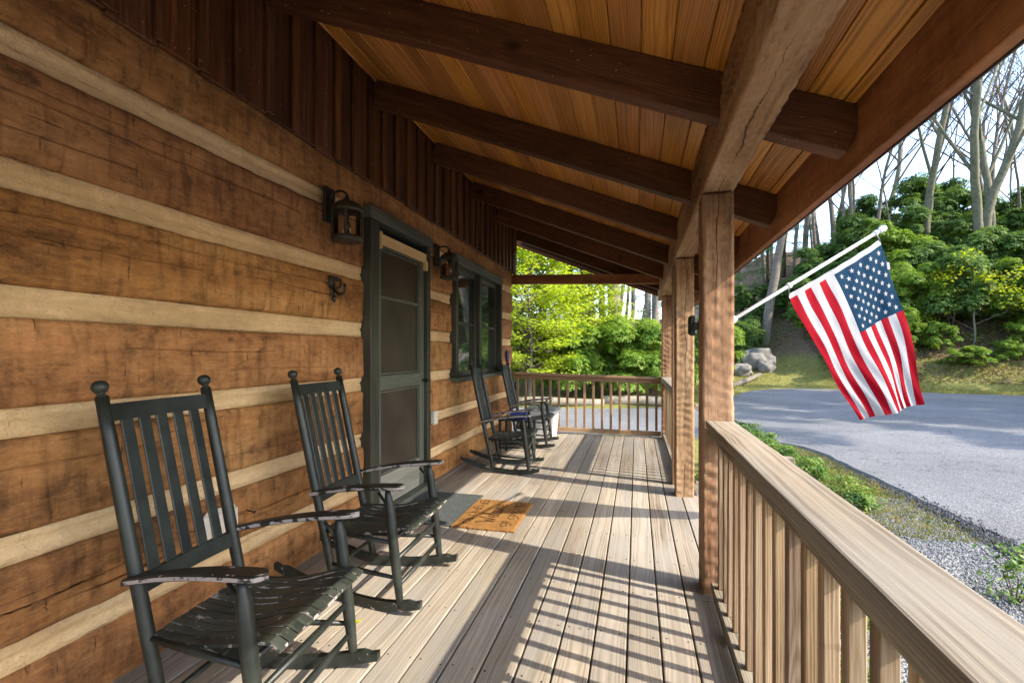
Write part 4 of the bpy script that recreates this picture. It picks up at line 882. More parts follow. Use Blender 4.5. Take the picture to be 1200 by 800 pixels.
def FS(a, b):
    aq = a + 0.18 * b * a * (1 - a); p_ = (H0 * (1 - a) + H1 * a) * (1 - b) + (F0 * (1 - aq) + F1 * aq) * b
    fold = 0.026 * math.sin(a * 7.5 + 0.4 + b * 1.2) * b ** 0.8 + 0.007 * math.sin(a * 17 + 2 + 2.2 * b) * b + 0.010 * math.sin(b * 11 + a * 5) + 0.006 * math.sin(34 * (a + 0.55 * b)) * math.exp(-3.0 * b) + 0.004 * math.sin(47 * a - 16 * b) * b - 0.05 * ss(0.72, 1.0, a) * math.sin(math.pi * min(1, b * 0.9))
    lat = 0.016 * math.sin(a * 9.5 + 2.2 + b) * b + 0.02 * math.sin(math.pi * b) * (a - 0.5)
    sag = -0.012 * math.sin(math.pi * a) * (1 - b)
    return p_ + dn * fold + Vector((0.9684, 0.2494, 0)) * lat + Vector((0, 0, sag))
fl = empty('flag', tuple(H0)); tag(fl, 'flag with red and white stripes and white stars on blue hanging from the white pole', 'flag')
na, nb_ = 130, 100; V = [tuple(FS(i / na, j / nb_)) for i in range(na + 1) for j in range(nb_ + 1)]
F = []; mi = []
for i in range(na):
    for j in range(nb_):
        F.append((i * (nb_ + 1) + j, (i + 1) * (nb_ + 1) + j, (i + 1) * (nb_ + 1) + j + 1, i * (nb_ + 1) + j + 1))
        st = i // 10; b = (j + .5) / nb_
        mi.append(1 if b < 0.03 else (2 if (st >= 6 and b < 0.42) else (0 if st % 2 == 0 else 1)))
me = pydata('flag_cloth', V, F, True)
for k_ in ('fred', 'fwhite', 'fblue'): me.materials.append(M[k_])
me.polygons.foreach_set('material_index', mi); link('cloth', me, None, fl)
def nrm(a, b):
    e = 0.004; return (FS(a + e, b) - FS(a - e, b)).cross(FS(a, b + e) - FS(a, b - e)).normalized()
for i in range(9):
    for j in range(11):
        if (i + j) % 2: continue
        a0 = 6 / 13 + (7 / 13) * (i + 1) / 10; b0_ = 0.03 + 0.39 * (j + 1) / 12; V = []
        nn = nrm(a0, b0_)
        for sgn in (1, -1):
            for k_ in range(10):
                rr = (0.0175 if k_ % 2 == 0 else 0.0072) * 1.15; an = math.pi * k_ / 5
                V.append(tuple(FS(a0 + rr * math.cos(an) / 0.9 , b0_ + rr * math.sin(an) / 1.15) + nn * 0.0022 * sgn))
        link('star', pydata('star', V, [tuple(range(10)), tuple(range(19, 9, -1))]), 'fwhite', fl)
for a in (0.0, 1.0):
    p0 = FS(a, 0.01); pc = B + ax * ((p0 - B).dot(ax)); tube('clip', [tuple(p0), tuple((p0 + pc) / 2 + Vector((0.004, 0, 0))), tuple(pc)], 0.004, 'metal', fl, 6)
p0 = FS(0.995, 0.13); link('label_tag', pydata('label_tag', [tuple(p0), tuple(p0 + Vector((0.02, 0.006, -0.005))), tuple(p0 + Vector((0.024, 0.006, -0.05))), tuple(p0 + Vector((0.006, 0, -0.05))), *[tuple(p0 + Vector(v_) + dn * 0.001) for v_ in ((0, 0, 0), (0.02, 0.006, -0.005), (0.024, 0.006, -0.05), (0.006, 0, -0.05))]], [(0, 1, 2, 3), (7, 6, 5, 4)]), 'fwhite', fl)

# ------------------------------------------------------------------ vegetation
def leaves_mesh(name, pos, nor, along, lw, ll, mat, cup=0.25):
    """one bent leaf (4 tris) per position; numpy arrays"""
    n_ = len(pos); nor = nor / (np.linalg.norm(nor, axis=1, keepdims=True) + 1e-9)
    al = along - nor * np.sum(along * nor, 1, keepdims=True); al /= (np.linalg.norm(al, axis=1, keepdims=True) + 1e-9)
    sd_ = np.cross(nor, al); lw = np.broadcast_to(np.asarray(lw, float), (n_,))[:, None]; ll = np.broadcast_to(np.asarray(ll, float), (n_,))[:, None]
    p0 = pos; p1 = pos + al * ll * 0.5 + sd_ * lw * 0.5 + nor * ll * 0.02; p3 = pos + al * ll * 0.5 - sd_ * lw * 0.5 + nor * ll * 0.02
    p2 = pos + al * ll - nor * ll * cup; pm = pos + al * ll * 0.5 - nor * ll * 0.04
    V = np.stack([p0, p1, p2, p3, pm], 1).reshape(-1, 3)
    b = np.arange(n_)[:, None] * 5
    F = np.concatenate([b + np.array([[0, 1, 4]]), b + np.array([[1, 2, 4]]), b + np.array([[2, 3, 4]]), b + np.array([[3, 0, 4]])], 1).reshape(-1, 3)
    me = bpy.data.meshes.new(name); nf = len(F)
    me.vertices.add(len(V)); me.vertices.foreach_set('co', V.ravel().astype(np.float32))
    me.loops.add(nf * 3); me.loops.foreach_set('vertex_index', F.ravel().astype(np.int32))
    me.polygons.add(nf); me.polygons.foreach_set('loop_start', (np.arange(nf) * 3).astype(np.int32)); 
    try: me.polygons.foreach_set('loop_total', np.full(nf, 3, np.int32))
    except Exception: pass
    me.update(calc_edges=True); me.validate(); me.materials.append(M[mat]); return me
def rdir(n_):
    v = rng.normal(size=(n_, 3)); return v / np.linalg.norm(v, axis=1, keepdims=True)
def lump_points(lumps, n_, shell=(0.72, 1.03)):
    """points in the outer shell of a union of ellipsoid lumps"""
    wts = np.array([l[3] * l[3] for l in lumps]); wts = wts / wts.sum(); idx = rng.choice(len(lumps), n_, p=wts)
    Cn = np.array([l[:3] for l in lumps])[idx]; Rr = np.array([l[3] for l in lumps])[idx][:, None]
    d = rdir(n_); d[:, 2] = np.where(d[:, 2] < -0.35, -d[:, 2], d[:, 2]); r_ = rng.uniform(*shell, size=(n_, 1))
    p_ = Cn + d * Rr * r_ * np.array([1, 1, 0.85]); return p_, d
def rhodo_meshes(seed, h, wd, nwh, mat, leaf=(0.035, 0.13)):
    rr = random.Random(seed); lumps = []
    for i in range(44):
        a = rr.uniform(0, 6.28); q_ = rr.random() ** 0.6; z = rr.uniform(0.12, 0.92) * h; sh = 1 - 0.55 * (z / h) ** 2
        lumps.append((math.cos(a) * q_ * wd * 0.62 * sh, math.sin(a) * q_ * wd * 0.62 * sh, z, rr.uniform(0.06, 0.17) * min(h, wd * 1.2)))
    pts, d = lump_points(lumps, nwh, (0.35, 1.25)); keep = pts[:, 2] > 0.05; pts, d = pts[keep], d[keep]
    nl = 7; n_ = len(pts)
    P_ = np.repeat(pts, nl, 0); ax_ = np.repeat(d * 0.6 + np.array([0, 0, 0.55]), nl, 0)
    ax_ /= np.linalg.norm(ax_, axis=1, keepdims=True)
    rd = rdir(n_ * nl); out = np.cross(ax_, rd); out /= np.linalg.norm(out, axis=1, keepdims=True)
    al = out * 0.85 + ax_ * rng.uniform(-0.25, 0.4, size=(n_ * nl, 1)); nr = ax_ - out * 0.1 + rdir(n_ * nl) * 0.25
    ll = rng.uniform(0.75, 1.2, n_ * nl) * leaf[1]; lw = ll * leaf[0] / leaf[1]
    fol = leaves_mesh('foliage', P_, nr, al, lw, ll, mat)
    parts = []
    for i in range(6):
        l_ = lumps[i]; a = rr.uniform(0, 6.28)
        p1 = Vector((0.12 * math.cos(a), 0.12 * math.sin(a), 0)); p3 = Vector(l_[:3]); p2 = (p1 + p3) / 2 + Vector((rr.uniform(-.2, .2), rr.uniform(-.2, .2), 0.1))
        parts.append(tube_geo([p1 - Vector((0, 0, .3)), p1, p2, p3], [0.05, 0.045, 0.032, 0.014], 6))
    return fol, pydata('stem', *merge(parts), True)
RH = [rhodo_meshes(1, 3.2, 2.6, 7500, 'rhodo', (0.036, 0.115)), rhodo_meshes(2, 2.6, 3.0, 7500, 'rhodo', (0.036, 0.115)), rhodo_meshes(3, 3.4, 2.4, 7500, 'rhodo_y', (0.036, 0.115))]
RHn = rhodo_meshes(6, 3.0, 2.9, 7000, 'rhodo_y', (0.036, 0.12)); RHm = rhodo_meshes(9, 2.8, 2.6, 6000, 'rhodo', (0.036, 0.12))
RHy = rhodo_meshes(4, 1.9, 2.4, 2400, 'rhodo_y', (0.055, 0.17))
def shrub(kind, x, y, sc_, rz, label, group=None, name='rhododendron_bush', dz=0.0):
    f_, s_ = kind; z = gzf(x, y) - 0.08 + dz
    r = empty(name, (x, y, z), rz); r.scale = sc_ if hasattr(sc_, '__len__') else (sc_,) * 3
    tag(r, label, 'shrub', group)
    a = bpy.data.objects.new('foliage', f_); col.objects.link(a); a.parent = r
    b = bpy.data.objects.new('stem', s_); col.objects.link(b); b.parent = r
    if not s_.materials: s_.materials.append(M['barkC'])
    return r
GB = 'rhododendron bushes on the bank'
rows = [(29.0, 0.9, 1.9), (31.6, 1.25, 2.4), (34.6, 1.45, 2.8), (38.2, 1.6, 3.0), (42.0, 1.75, 3.4)]
for ri, (yy, s0, dx) in enumerate(rows):
    x = [10.6, 11.0, 11.5, 14.0, 16.0][ri]; i = 0
    while x < 31 + ri * 2:
        e = float(np.interp(x, EX, EY)); rr = random.Random(ri * 50 + i)
        if ri == 0 and 13.9 < x < 18.6: x += 1.0; i += 1; continue
        kk = rr.choice([0, 1, 0, 1, 2] if ri > 1 else [2, 2, 0, 1, 2])
        shrub(RH[kk], x + rr.uniform(-.5, .5), yy - (25.5 - e) * 0.8 + rr.uniform(-.8, .8), s0 * rr.uniform(0.85, 1.2), rr.uniform(0, 6.28),
              ['bushy green rhododendron along the foot of the bank', 'bright green rhododendron on the lower bank behind the first row', 'dark rhododendron on the middle of the wooded bank', 'dark rhododendron high on the wooded bank', 'tall dark rhododendron on the crest of the bank'][ri], ['first', 'second', 'third', 'fourth', 'crest'][ri] + ' row of rhododendrons on the bank')
        x += dx * rr.uniform(0.85, 1.15); i += 1
shrub(RHy, 14.9, 26.9, (0.85, 0.7, 0.5), 1.0, 'low spreading young shrub on leaf litter in front of the yellow sapling')
for (x, y, s_, rz, lab) in ((14.2, 28.6, 0.75, 0.3, 'rounded green shrub left of the yellow sapling'), (17.9, 28.0, 0.8, 1.3, 'rounded green shrub right of the yellow sapling'), (16.6, 27.2, 0.5, 2.2, 'knee high green shrub in front of the yellow sapling')):
    shrub(RHy, x, y, s_, rz, lab)
shrub(RHy, 11.6, 27.2, (0.6, 0.6, 0.45), 2.0, 'low rounded green shrub behind the lower right corner of the flag')
shrub(RHy, 18.3, 26.3, (0.7, 0.6, 0.45), 3.0, 'low green shrub at the right edge above the mossy verge')
# beyond the end railing and the lawn
for (x, y, s_, k_, lab) in ((0.6, 17.6, 0.92, 2, 'rounded rhododendron beyond the end railing beside the corner post'), (-0.9, 17.4, 0.95, 2, 'rounded rhododendron beyond the end railing right of the young maple'),
                            (-2.4, 17.3, 0.85, 2, 'leafy shrub behind the young maple beyond the end railing'), (2.1, 20.2, 1.1, 0, 'dark rhododendron seen between the corner post and middle post'),
                            (-4.6, 17.4, 0.9, 2, 'leafy shrub behind the end of the log wall'), (3.6, 25.6, 0.9, 2, 'sunlit yellow green shrub seen beside the middle post'), (-0.2, 21.5, 0.9, 1, 'dark evergreen shrub further back in the woods behind the end railing'),
                            (6.2, 33.5, 0.95, 1, 'dark shrub behind the boulders left of the grey trunk'), (5.2, 30.6, 0.7, 0, 'green shrub beside the boulders just right of the nearest post'), (9.6, 34.5, 0.9, 0, 'dark shrub right of the grey trunk behind the lawn'), (8.2, 37, 1.1, 1, 'dark shrub in the woods behind the big grey trunk'), (11.6, 36.5, 1.1, 0, 'dark shrub in the woods left of the flag canton'), (9.9, 31.6, 0.62, 2, 'rounded green shrub at the top of the lawn behind the flag'), (6.3, 32.0, 0.75, 0, 'green shrub between the boulders and the broad grey trunk')):
    shrub({0: RHm, 2: RHn}.get(k_, RH[1]) if y < 22 else RH[k_], x, y, s_, random.uniform(0, 6), lab)

def branch_tree(seed, h, r0, levels=4, spread=0.5, first=0.35, lean=(0, 0), kids=(3, 4), wig=0.08, up=0.25):
    """returns trunk geo, branch geo, tips"""
    rr = random.Random(seed); trunk = []; br = []; tips = []
    def grow(p, d, ln, r, lev, store):
        n_ = max(3, int(5 + ln * 0.6)) if lev == 0 else 5
        pts = [p.copy()]; rads = [r]; q_ = p.copy(); dd = d.copy()
        for i in range(n_):
            dd = (dd + Vector((rr.gauss(0, wig), rr.gauss(0, wig), rr.gauss(0, wig * 0.5) + (up * 0.12 if lev else 0)))).normalized(); q_ = q_ + dd * ln / n_
            pts.append(q_.copy()); rads.append(r * (1 - 0.62 * (i + 1) / n_))
        store.append(tube_geo(pts, [max(v, 0.011) for v in rads], 10 if lev == 0 else (6 if lev == 1 else 4), cap=False))
        if lev >= levels: tips.append((pts[-1], dd)); tips.append((pts[-2], dd)); return
        nk = rr.randint(*kids) + (3 if lev == 0 else 0)
        for k_ in range(nk):
            t = (first if lev == 0 else 0.3) + (1 - (first if lev == 0 else 0.3)) * (k_ + rr.random()) / nk; i = min(n_ - 1, int(t * n_)); f_ = t * n_ - i
            st_ = pts[i].lerp(pts[min(i + 1, n_)], max(0, min(1, f_)))
            si = dd.orthogonal().normalized(); si = Quaternion(dd, rr.uniform(0, 6.28)) @ si
            nd_ = (dd * (1 - spread) + si * spread + Vector((0, 0, up * 0.5))).normalized()
            grow(st_, nd_, ln * rr.uniform(0.42, 0.62) * (1.15 - 0.35 * t), max(rads[i] * 0.5, 0.008), lev + 1, br)
        tips.append((pts[-1], dd))
    grow(Vector((0, 0, -0.4)), Vector((lean[0], lean[1], 1)).normalized(), h, r0, 0, trunk)
    return merge(trunk), merge(br), tips
def tree_proto(seed, h, r0, bark, leafm=None, nleaf=0, leaf=(0.05, 0.07), **k_):
    tr, br, tips = branch_tree(seed, h, r0, **k_)
    mt = pydata('trunk', *tr, True); mt.materials.append(M[bark]); mb = pydata('branches', *br, True); mb.materials.append(M['twig'] if bark != 'barkB' else M['barkB'])
    ml = None
    if leafm:
        T_ = np.array([t[0][:] for t in tips]); idx = rng.integers(0, len(T_), nleaf)
        pos = T_[idx] + rng.normal(size=(nleaf, 3)) * np.array([0.22, 0.22, 0.12]); nr = rdir(nleaf) * 0.7 + np.array([0, 0, 1]); al = rdir(nleaf)
        ll = rng.uniform(0.7, 1.25, nleaf) * leaf[1]; ml = leaves_mesh('crown', pos, nr, al, ll * leaf[0] / leaf[1], ll, leafm, 0.1)
    return mt, mb, ml
def tree(proto, x, y, s_, rz, label, group=None, name='bare_tree', z=None, tilt=(0, 0)):
    z = gzf(x, y) if z is None else z
    r = empty(name, (x, y, z)); r.rotation_euler = (tilt[0], tilt[1], rz); r.scale = (s_, s_, s_); tag(r, label, 'tree', group)
    for nme, me in zip(('trunk', 'branches', 'crown'), proto):
        if me is None: continue
        o = bpy.data.objects.new(nme, me); col.objects.link(o); o.parent = r
    return r
PA = tree_proto(21, 17, 0.19, 'barkA', 'budleaf', 500, (0.06, 0.09), levels=4, spread=0.42, first=0.4, kids=(2, 4))
PB = tree_proto(22, 19, 0.26, 'barkB', 'budleaf', 350, (0.06, 0.09), levels=4, spread=0.45, first=0.35, kids=(2, 4), wig=0.07)
PC = tree_proto(23, 15, 0.13, 'barkA', 'budleaf', 400, (0.06, 0.09), levels=4, spread=0.4, first=0.35, kids=(2, 3), wig=0.05)
PD = tree_proto(24, 16, 0.30, 'barkA', None, 0, levels=3, spread=0.45, first=0.55, kids=(2, 3), wig=0.04)
# upper right group on the crest
tree(PB, 19.3, 34.0, 1.0, 0.6, 'mossy twin trunk leaning left at the right edge above the rhododendrons', tilt=(0.03, -0.16))
tree(PB, 19.8, 34.4, 1.05, 2.4, 'mossy trunk leaning over beside the twin trunk at the right edge', tilt=(0.0, -0.05))
tree(PB, 20.6, 35.0, 0.95, 4.0, 'bare mossy tree at the far right edge of the sky', tilt=(0.0, 0.10))
tree(PB, 17.6, 36.0, 0.95, 1.2, 'straight grey tree with forked limbs above the rhododendron crest', tilt=(0, -0.03))
tree(PA, 14.3, 37.5, 0.8, 3.0, 'thin bare tree with yellow buds behind the flag pole tip', tilt=(0, 0.05))
tree(PC, 12.6, 39.0, 1.0, 5.0, 'slender leaning bare tree just under the roof fascia', tilt=(0, -0.1))
tree(PC, 22.5, 38.0, 1.1, 2.0, 'slender bare tree behind the mossy trunks at the right edge')
tree(PD, 7.93, 33.8, 1.0, 0.4, 'broad pale grey trunk standing behind the boulders', name='grey_tree')
rr = random.Random(3)
for i in range(16):
    x = 5.5 + 0.62 * i + rr.uniform(-.3, .3); y = 40 + rr.uniform(-2, 9)
    tree([PA, PC][i % 2], x * (y / 40), y, rr.uniform(0.8, 1.15), rr.uniform(0, 6), 'slim bare trunk in the woods between post and flag', 'bare trees in the woods right of the post', tilt=(rr.uniform(-.04, .04), rr.uniform(-.06, .06)))
for i in range(15):
    y = 23 + rr.uniform(0, 12); x = (-0.13 + 0.0125 * i) * y + rr.uniform(-.2, .2)
    tree([PA, PC][i % 2], x, y, rr.uniform(0.75, 1.05), rr.uniform(0, 6), 'slim bare trunk in the woods beyond the end railing', 'bare trees beyond the end railing', tilt=(rr.uniform(-.04, .04), rr.uniform(-.05, .05)))
tree(PD, -1.05, 22.5, 1.15, 2.0, 'thick dark grey trunk in the woods beyond the end railing', name='grey_tree')
for i in range(9):
    x = 19 + 2.6 * i + rr.uniform(-.6, .6); y = 44 + rr.uniform(-3, 8)
    tree([PA, PB, PC][i % 3], x, y, rr.uniform(0.7, 1.0), rr.uniform(0, 6), 'bare tree far back on the ridge above the rhododendrons', 'bare trees on the ridge', tilt=(rr.uniform(-.04, .04), rr.uniform(-.06, .06)))
for i in range(10):
    y = 37 + rr.uniform(0, 6); x = (0.33 + 0.042 * i) * y + rr.uniform(-.6, .6)
    tree([PA, PC][i % 2], x, y, rr.uniform(0.62, 0.95), rr.uniform(0, 6), 'thin twiggy bare tree rising behind the rhododendron crest', 'thin bare trees behind the rhododendron crest', tilt=(rr.uniform(-.05, .05), rr.uniform(-.12, .12)))
# pines
def pine_proto(seed, h):
    rr = random.Random(seed); V, F = tube_geo([(0, 0, -.4), (0.05, 0, h * .5), (0, 0.04, h)], [0.16, 0.11, 0.02], 8); mt = pydata('trunk', V, F, True); mt.materials.append(M['barkC'])
    parts = []; P_ = []; A_ = []
    for i in range(70):
        z = h * (0.12 + 0.86 * i / 70); a = rr.uniform(0, 6.28); ln = (1 - z / h) * 2.6 + 0.4; d = Vector((math.cos(a), math.sin(a), -0.12)); p0 = Vector((0, 0, z)); p1 = p0 + d * ln
        parts.append(tube_geo([p0, p1], [0.025, 0.006], 4, False))
        for k_ in range(26):
            t = rr.uniform(0.25, 1); q_ = p0.lerp(p1, t) + Vector((rr.gauss(0, .12), rr.gauss(0, .12), rr.gauss(0, .07)))
            for _ in range(3): P_.append(q_[:]); A_.append((d.x + rr.gauss(0, .8), d.y + rr.gauss(0, .8), rr.gauss(0.1, .5)))
    mb = pydata('branches', *merge(parts), True); mb.materials.append(M['twig']); P_ = np.array(P_); A_ = np.array(A_)
    ml = leaves_mesh('crown', P_, rdir(len(P_)), A_, 0.03, 0.26, 'pine', 0.1); return mt, mb, ml
PN = pine_proto(5, 12)
for (x, y, s_, lab) in ((5.6, 36.5, 0.95, 'dark green pine just right of the nearest post'), (9.2, 38.5, 0.9, 'green pine behind the pole right of the broad grey trunk'), (10.9, 41, 1.0, 'green pine in the woods left of the flag'), (2.6, 30, 0.8, 'pine behind the corner post beyond the drive'), (1.0, 30, 0.9, 'dark pine deep in the woods beyond the end railing')):
    tree(PN, x, y, s_, random.uniform(0, 6), lab, name='pine_tree')
# young maple beyond the end railing: layered sprays of leaves
def maple_proto(seed, h, wd, nspray, perspray):
    rr = random.Random(seed); tr = tube_geo([(0, 0, -.3), (0.08, 0.05, h * .3), (-0.05, 0.1, h * .65), (0.05, 0, h)], [0.07, 0.055, 0.035, 0.01], 8); parts = []; P_ = []
    for i in range(nspray):
        z = h * (0.12 + 0.86 * rr.random() ** 0.85); a = rr.uniform(0, 6.28); ln = wd * (0.35 + 0.65 * math.sin(math.pi * min(1, 0.15 + 0.8 * z / h))) * rr.uniform(0.5, 1.05)
        p0 = Vector((0, 0.05, z * 0.86)); p1 = Vector((math.cos(a) * ln, math.sin(a) * ln, z + rr.uniform(0.0, 0.5))); pm = p0.lerp(p1, 0.5) + Vector((0, 0, 0.15))
        parts.append(tube_geo([p0, pm, p1], [0.018, 0.011, 0.004], 4, False)); sd_ = Vector((-math.sin(a), math.cos(a), 0))
        for k_ in range(perspray):
            t = rr.uniform(0.3, 1.05); q_ = (p0.lerp(pm, t * 2) if t < .5 else pm.lerp(p1, t * 2 - 1)) + sd_ * rr.gauss(0, 0.24) + Vector((0, 0, rr.gauss(-0.02, 0.05))); P_.append(q_[:])
    mt = pydata('trunk', *tr, True); mt.materials.append(M['barkA']); mb = pydata('branches', *merge(parts), True); mb.materials.append(M['twig'])
    P_ = np.array(P_); n_ = len(P_); ml = leaves_mesh('crown', P_, rdir(n_) * 0.45 + np.array([0, 0, 1]), rdir(n_) * np.array([1, 1, .3]), rng.uniform(0.07, 0.105, n_), rng.uniform(0.09, 0.135, n_), 'maple', 0.12); return mt, mb, ml
MP = maple_proto(8, 6.2, 2.6, 190, 110)
tree(MP, -3.5, 15.9, 1.0, 0.3, 'young maple with bright yellow green leaves beyond the end railing', name='young_maple')
tree(MP, -1.9, 19.6, 1.0, 5.2, 'yellow green maple right of the taller maple beyond the end railing', name='young_maple')
tree(MP, -5.6, 16.6, 1.1, 2.1, 'second yellow green maple partly behind the log wall end', name='young_maple')
tree(MP, -3.6, 18.4, 1.25, 4.0, 'taller yellow green maple behind the young maple', name='young_maple')
# yellow sapling on the bank
SP = tree_proto(31, 3.2, 0.05, 'barkA', 'sapleaf', 1900, (0.09, 0.125), levels=2, spread=0.62, first=0.3, kids=(3, 4), wig=0.1, up=0.15)
tree(SP, 16.0, 28.6, 1.15, 0.5, 'small open sapling with yellow spring leaves on the bank right of the flag', name='yellow_sapling', z=gzf(16.0, 28.6))

# boulders, logs, curb
def boulder(x, y, s_, seed, label):
    bm = bmesh.new(); bmesh.ops.create_icosphere(bm, subdivisions=4, radius=1.0)
    for v in bm.verts:
        d = v.co.normalized(); k_ = 1 + 0.4 * mnoise.noise(d * 1.3 + Vector((seed, 0, 0))) + 0.14 * mnoise.noise(d * 3.1 + Vector((0, seed, 0))) + 0.05 * mnoise.noise(d * 8)
        q_ = d * k_; q_ = Vector((max(-1.1, min(1.0, q_.x)), max(-.95, min(1.1, q_.y)), max(-.6, min(.88, q_.z)))); v.co = Vector((q_.x * s_[0], q_.y * s_[1], q_.z * s_[2]))
    me = bpy.data.meshes.new('boulder'); bm.to_mesh(me); bm.free()
    me.polygons.foreach_set('use_smooth', [True] * len(me.polygons))
    o = link('boulder', me, 'stone', None, Matrix.Translation((x, y, gzf(x, y) + s_[2] * 0.3)) @ Matrix.Rotation(seed, 4, 'Z')); tag(o, label, 'boulder'); return o
boulder(6.75, 30.2, (1.0, 0.9, 0.85), 1.3, 'large pale lichened boulder in front of the broad grey trunk')
boulder(5.55, 28.6, (0.6, 0.6, 0.5), 2.7, 'pale boulder at the edge of the nearest post beside the mossy lawn')
boulder(6.9, 29.2, (0.5, 0.45, 0.45), 4.1, 'small dark boulder tucked under the large boulder')
for i, (a, b, rad, lab) in enumerate((((-4.2, 15.35), (-1.0, 15.7), 0.15, 'pale log edging the drive beyond the end railing on the left'), ((-1.1, 15.95), (1.6, 16.6), 0.17, 'pale log edging the drive beyond the end railing beside the corner post'))):
    pts = [(a[0] + (b[0] - a[0]) * t, a[1] + (b[1] - a[1]) * t, gzf(a[0], a[1]) + rad * 0.75 + 0.02 * math.sin(5 * t)) for t in np.linspace(0, 1, 8)]
    V, F = tube_geo(pts, [rad * (1 - 0.15 * t) for t in np.linspace(0, 1, 8)], 10); o = link('edging_log', pydata('edging_log', V, F, True), 'litterlog' if 'litterlog' in M else 'newlog' if 'newlog' in M else 'rail'); tag(o, lab, 'log')
    pts = [(p_[0], p_[1] + 0.25, p_[2] + rad * 1.3) for p_ in pts]
o = link('edging_log', pydata('edging_log', *tube_geo([(4.4, 25.0, -0.3), (5.4, 26.6, -0.1), (6.3, 28.0, 0.15)], [0.13, 0.12, 0.1], 9), True), 'barkA'); tag(o, 'grey fallen log lying on the mossy lawn below the boulders', 'log')

# ground cover: plants by the drive edge, grass, litter, gravel stones
def plant_mesh(seed, h, w_, n_):
    rs = np.random.default_rng(seed); P_ = np.stack([rs.normal(0, w_ * .4, n_), rs.normal(0, w_ * .4, n_), rs.uniform(0.02, 1, n_) ** 0.8 * h], 1)
    P_[:, :2] *= (1 - 0.4 * (P_[:, 2:3] / h)); d = rs.normal(size=(n_, 3)); d[:, 2] = np.abs(d[:, 2]) * 0.5
    return leaves_mesh('foliage', P_, d * 0.4 + np.array([0, 0, 1]), d, rs.uniform(0.018, 0.034, n_), rs.uniform(0.035, 0.06, n_), 'plant', 0.1)
PL = [None, None, plant_mesh(3, 0.42, 0.26, 260)]
rr = random.Random(9); spots = []
for i in range(10): spots.append((0.95 + rr.uniform(-.12, .3), 2.6 + 0.30 * i + rr.uniform(-.1, .1)))
for i in range(8): spots.append((1.0 + rr.uniform(-.2, .35), 4.9 + 0.42 * i))
for i in range(8): spots.append((2.2 + rr.uniform(-.2, .15), 8.0 + 0.42 * i))
for i in range(18):
    y = 6.0 + 0.42 * i + rr.uniform(-.1, .1); spots.append((2.5 - 0.02 * (y - 6) - (0.08 * (y - 8) if y > 8 else 0) + rr.uniform(-.12, .1), y))
GP = []; GN = []; GA = []; GW = []; GL = []
for i, (x, y) in enumerate(spots):
    rs = np.random.default_rng(i); n_ = 420; h = rr.uniform(0.16, 0.28); w_ = rr.uniform(0.22, 0.34); q_ = np.stack([rs.normal(0, w_ * .4, n_), rs.normal(0, w_ * .4, n_), rs.uniform(0.02, 1, n_) ** 0.8 * h], 1)
    q_[:, :2] *= (1 - 0.4 * (q_[:, 2:3] / h)); d = rs.normal(size=(n_, 3)); d[:, 2] = np.abs(d[:, 2]) * 0.5
    GP.append(q_ + np.array([x, y, -0.45])); GA.append(d); GN.append(d * 0.4 + np.array([0, 0, 1])); GW.append(rs.uniform(0.018, 0.034, n_)); GL.append(rs.uniform(0.035, 0.06, n_))
o = link('ground_cover', leaves_mesh('ground_cover', np.concatenate(GP), np.concatenate(GN), np.concatenate(GA), np.concatenate(GW), np.concatenate(GL), 'plant', 0.1)); tag(o, 'low leafy green ground cover along the porch and the drive edge', kind='stuff')
sg_ = empty('leafy_sprig', (2.5, 4.05, -0.45)); tag(sg_, 'single leafy sprig standing in the gravel at the right edge', 'plant')
for i in range(5): tube('stem', [(2.5, 4.05, -0.46), (2.5 + rr.uniform(-.1, .1), 4.05 + rr.uniform(-.1, .1), -0.25), (2.5 + rr.uniform(-.18, .18), 4.05 + rr.uniform(-.18, .18), -0.06)], [0.005, 0.004, 0.003], 'twig', sg_, 5)
link('foliage', PL[2], None, sg_, Matrix.Translation((2.5, 4.05, -0.45)))
def scatter_leaves(name, xy, w_, l_, mat, label, cat, upb=0.3):
    z = gz(xy[:, 0], xy[:, 1]); n_ = len(xy); P_ = np.column_stack([xy, z + 0.005]); al = rdir(n_) * np.array([1, 1, upb]); al[:, 2] = np.abs(al[:, 2]) + upb
    me = leaves_mesh(name, P_, rdir(n_), al, w_, rng.uniform(.6, 1.3, n_) * l_, mat, 0.15); o = link(name, me); tag(o, label, None, None, 'stuff'); return o
n_ = 26000; x = rng.uniform(4, 24, n_); e = np.interp(x, EX, EY); y = e + rng.uniform(-0.25, 3.4, n_) ** 1.0 + np.where(x < 9, rng.uniform(0, 5, n_), 0)
scatter_leaves('mossy_grass', np.column_stack([x, y]), 0.02, 0.09, 'grass', 'mossy yellow green grass on the verge across the drive', 'grass', 0.6)
x = rng.uniform(2.2, 3.15, 15000); y = rng.uniform(5.2, 11, 15000); scatter_leaves('verge_grass', np.column_stack([x - np.maximum(0, y - 8) * 0.06, y]), 0.008, 0.055, 'grass', 'thin grass on the near verge of the drive', 'grass', 0.8)
n_ = 42000; x = rng.uniform(4.5, 28, n_); dd_ = rng.uniform(0, 1, n_); y = np.interp(x, EX, EY) + np.where(x > 11, 4.5, 6.5) + dd_ * 12; cl_ = np.sin(x * 1.9 + 0.7 * y) * np.sin(y * 1.3 - x * 0.6) > -0.55; x, y = x[cl_], y[cl_]; n_ = len(x)
d_n = rdir(n_); lm = leaves_mesh('undergrowth', np.column_stack([x, y, gz(x, y) + rng.uniform(0, 1, n_) ** 1.5 * 0.75]), d_n * 0.5 + np.array([0, 0, 1]), rdir(n_), rng.uniform(0.04, 0.08, n_), rng.uniform(0.08, 0.15, n_), 'plant', 0.15); o = link('undergrowth', lm); tag(o, 'low green undergrowth between the shrubs on the bank', kind='stuff')
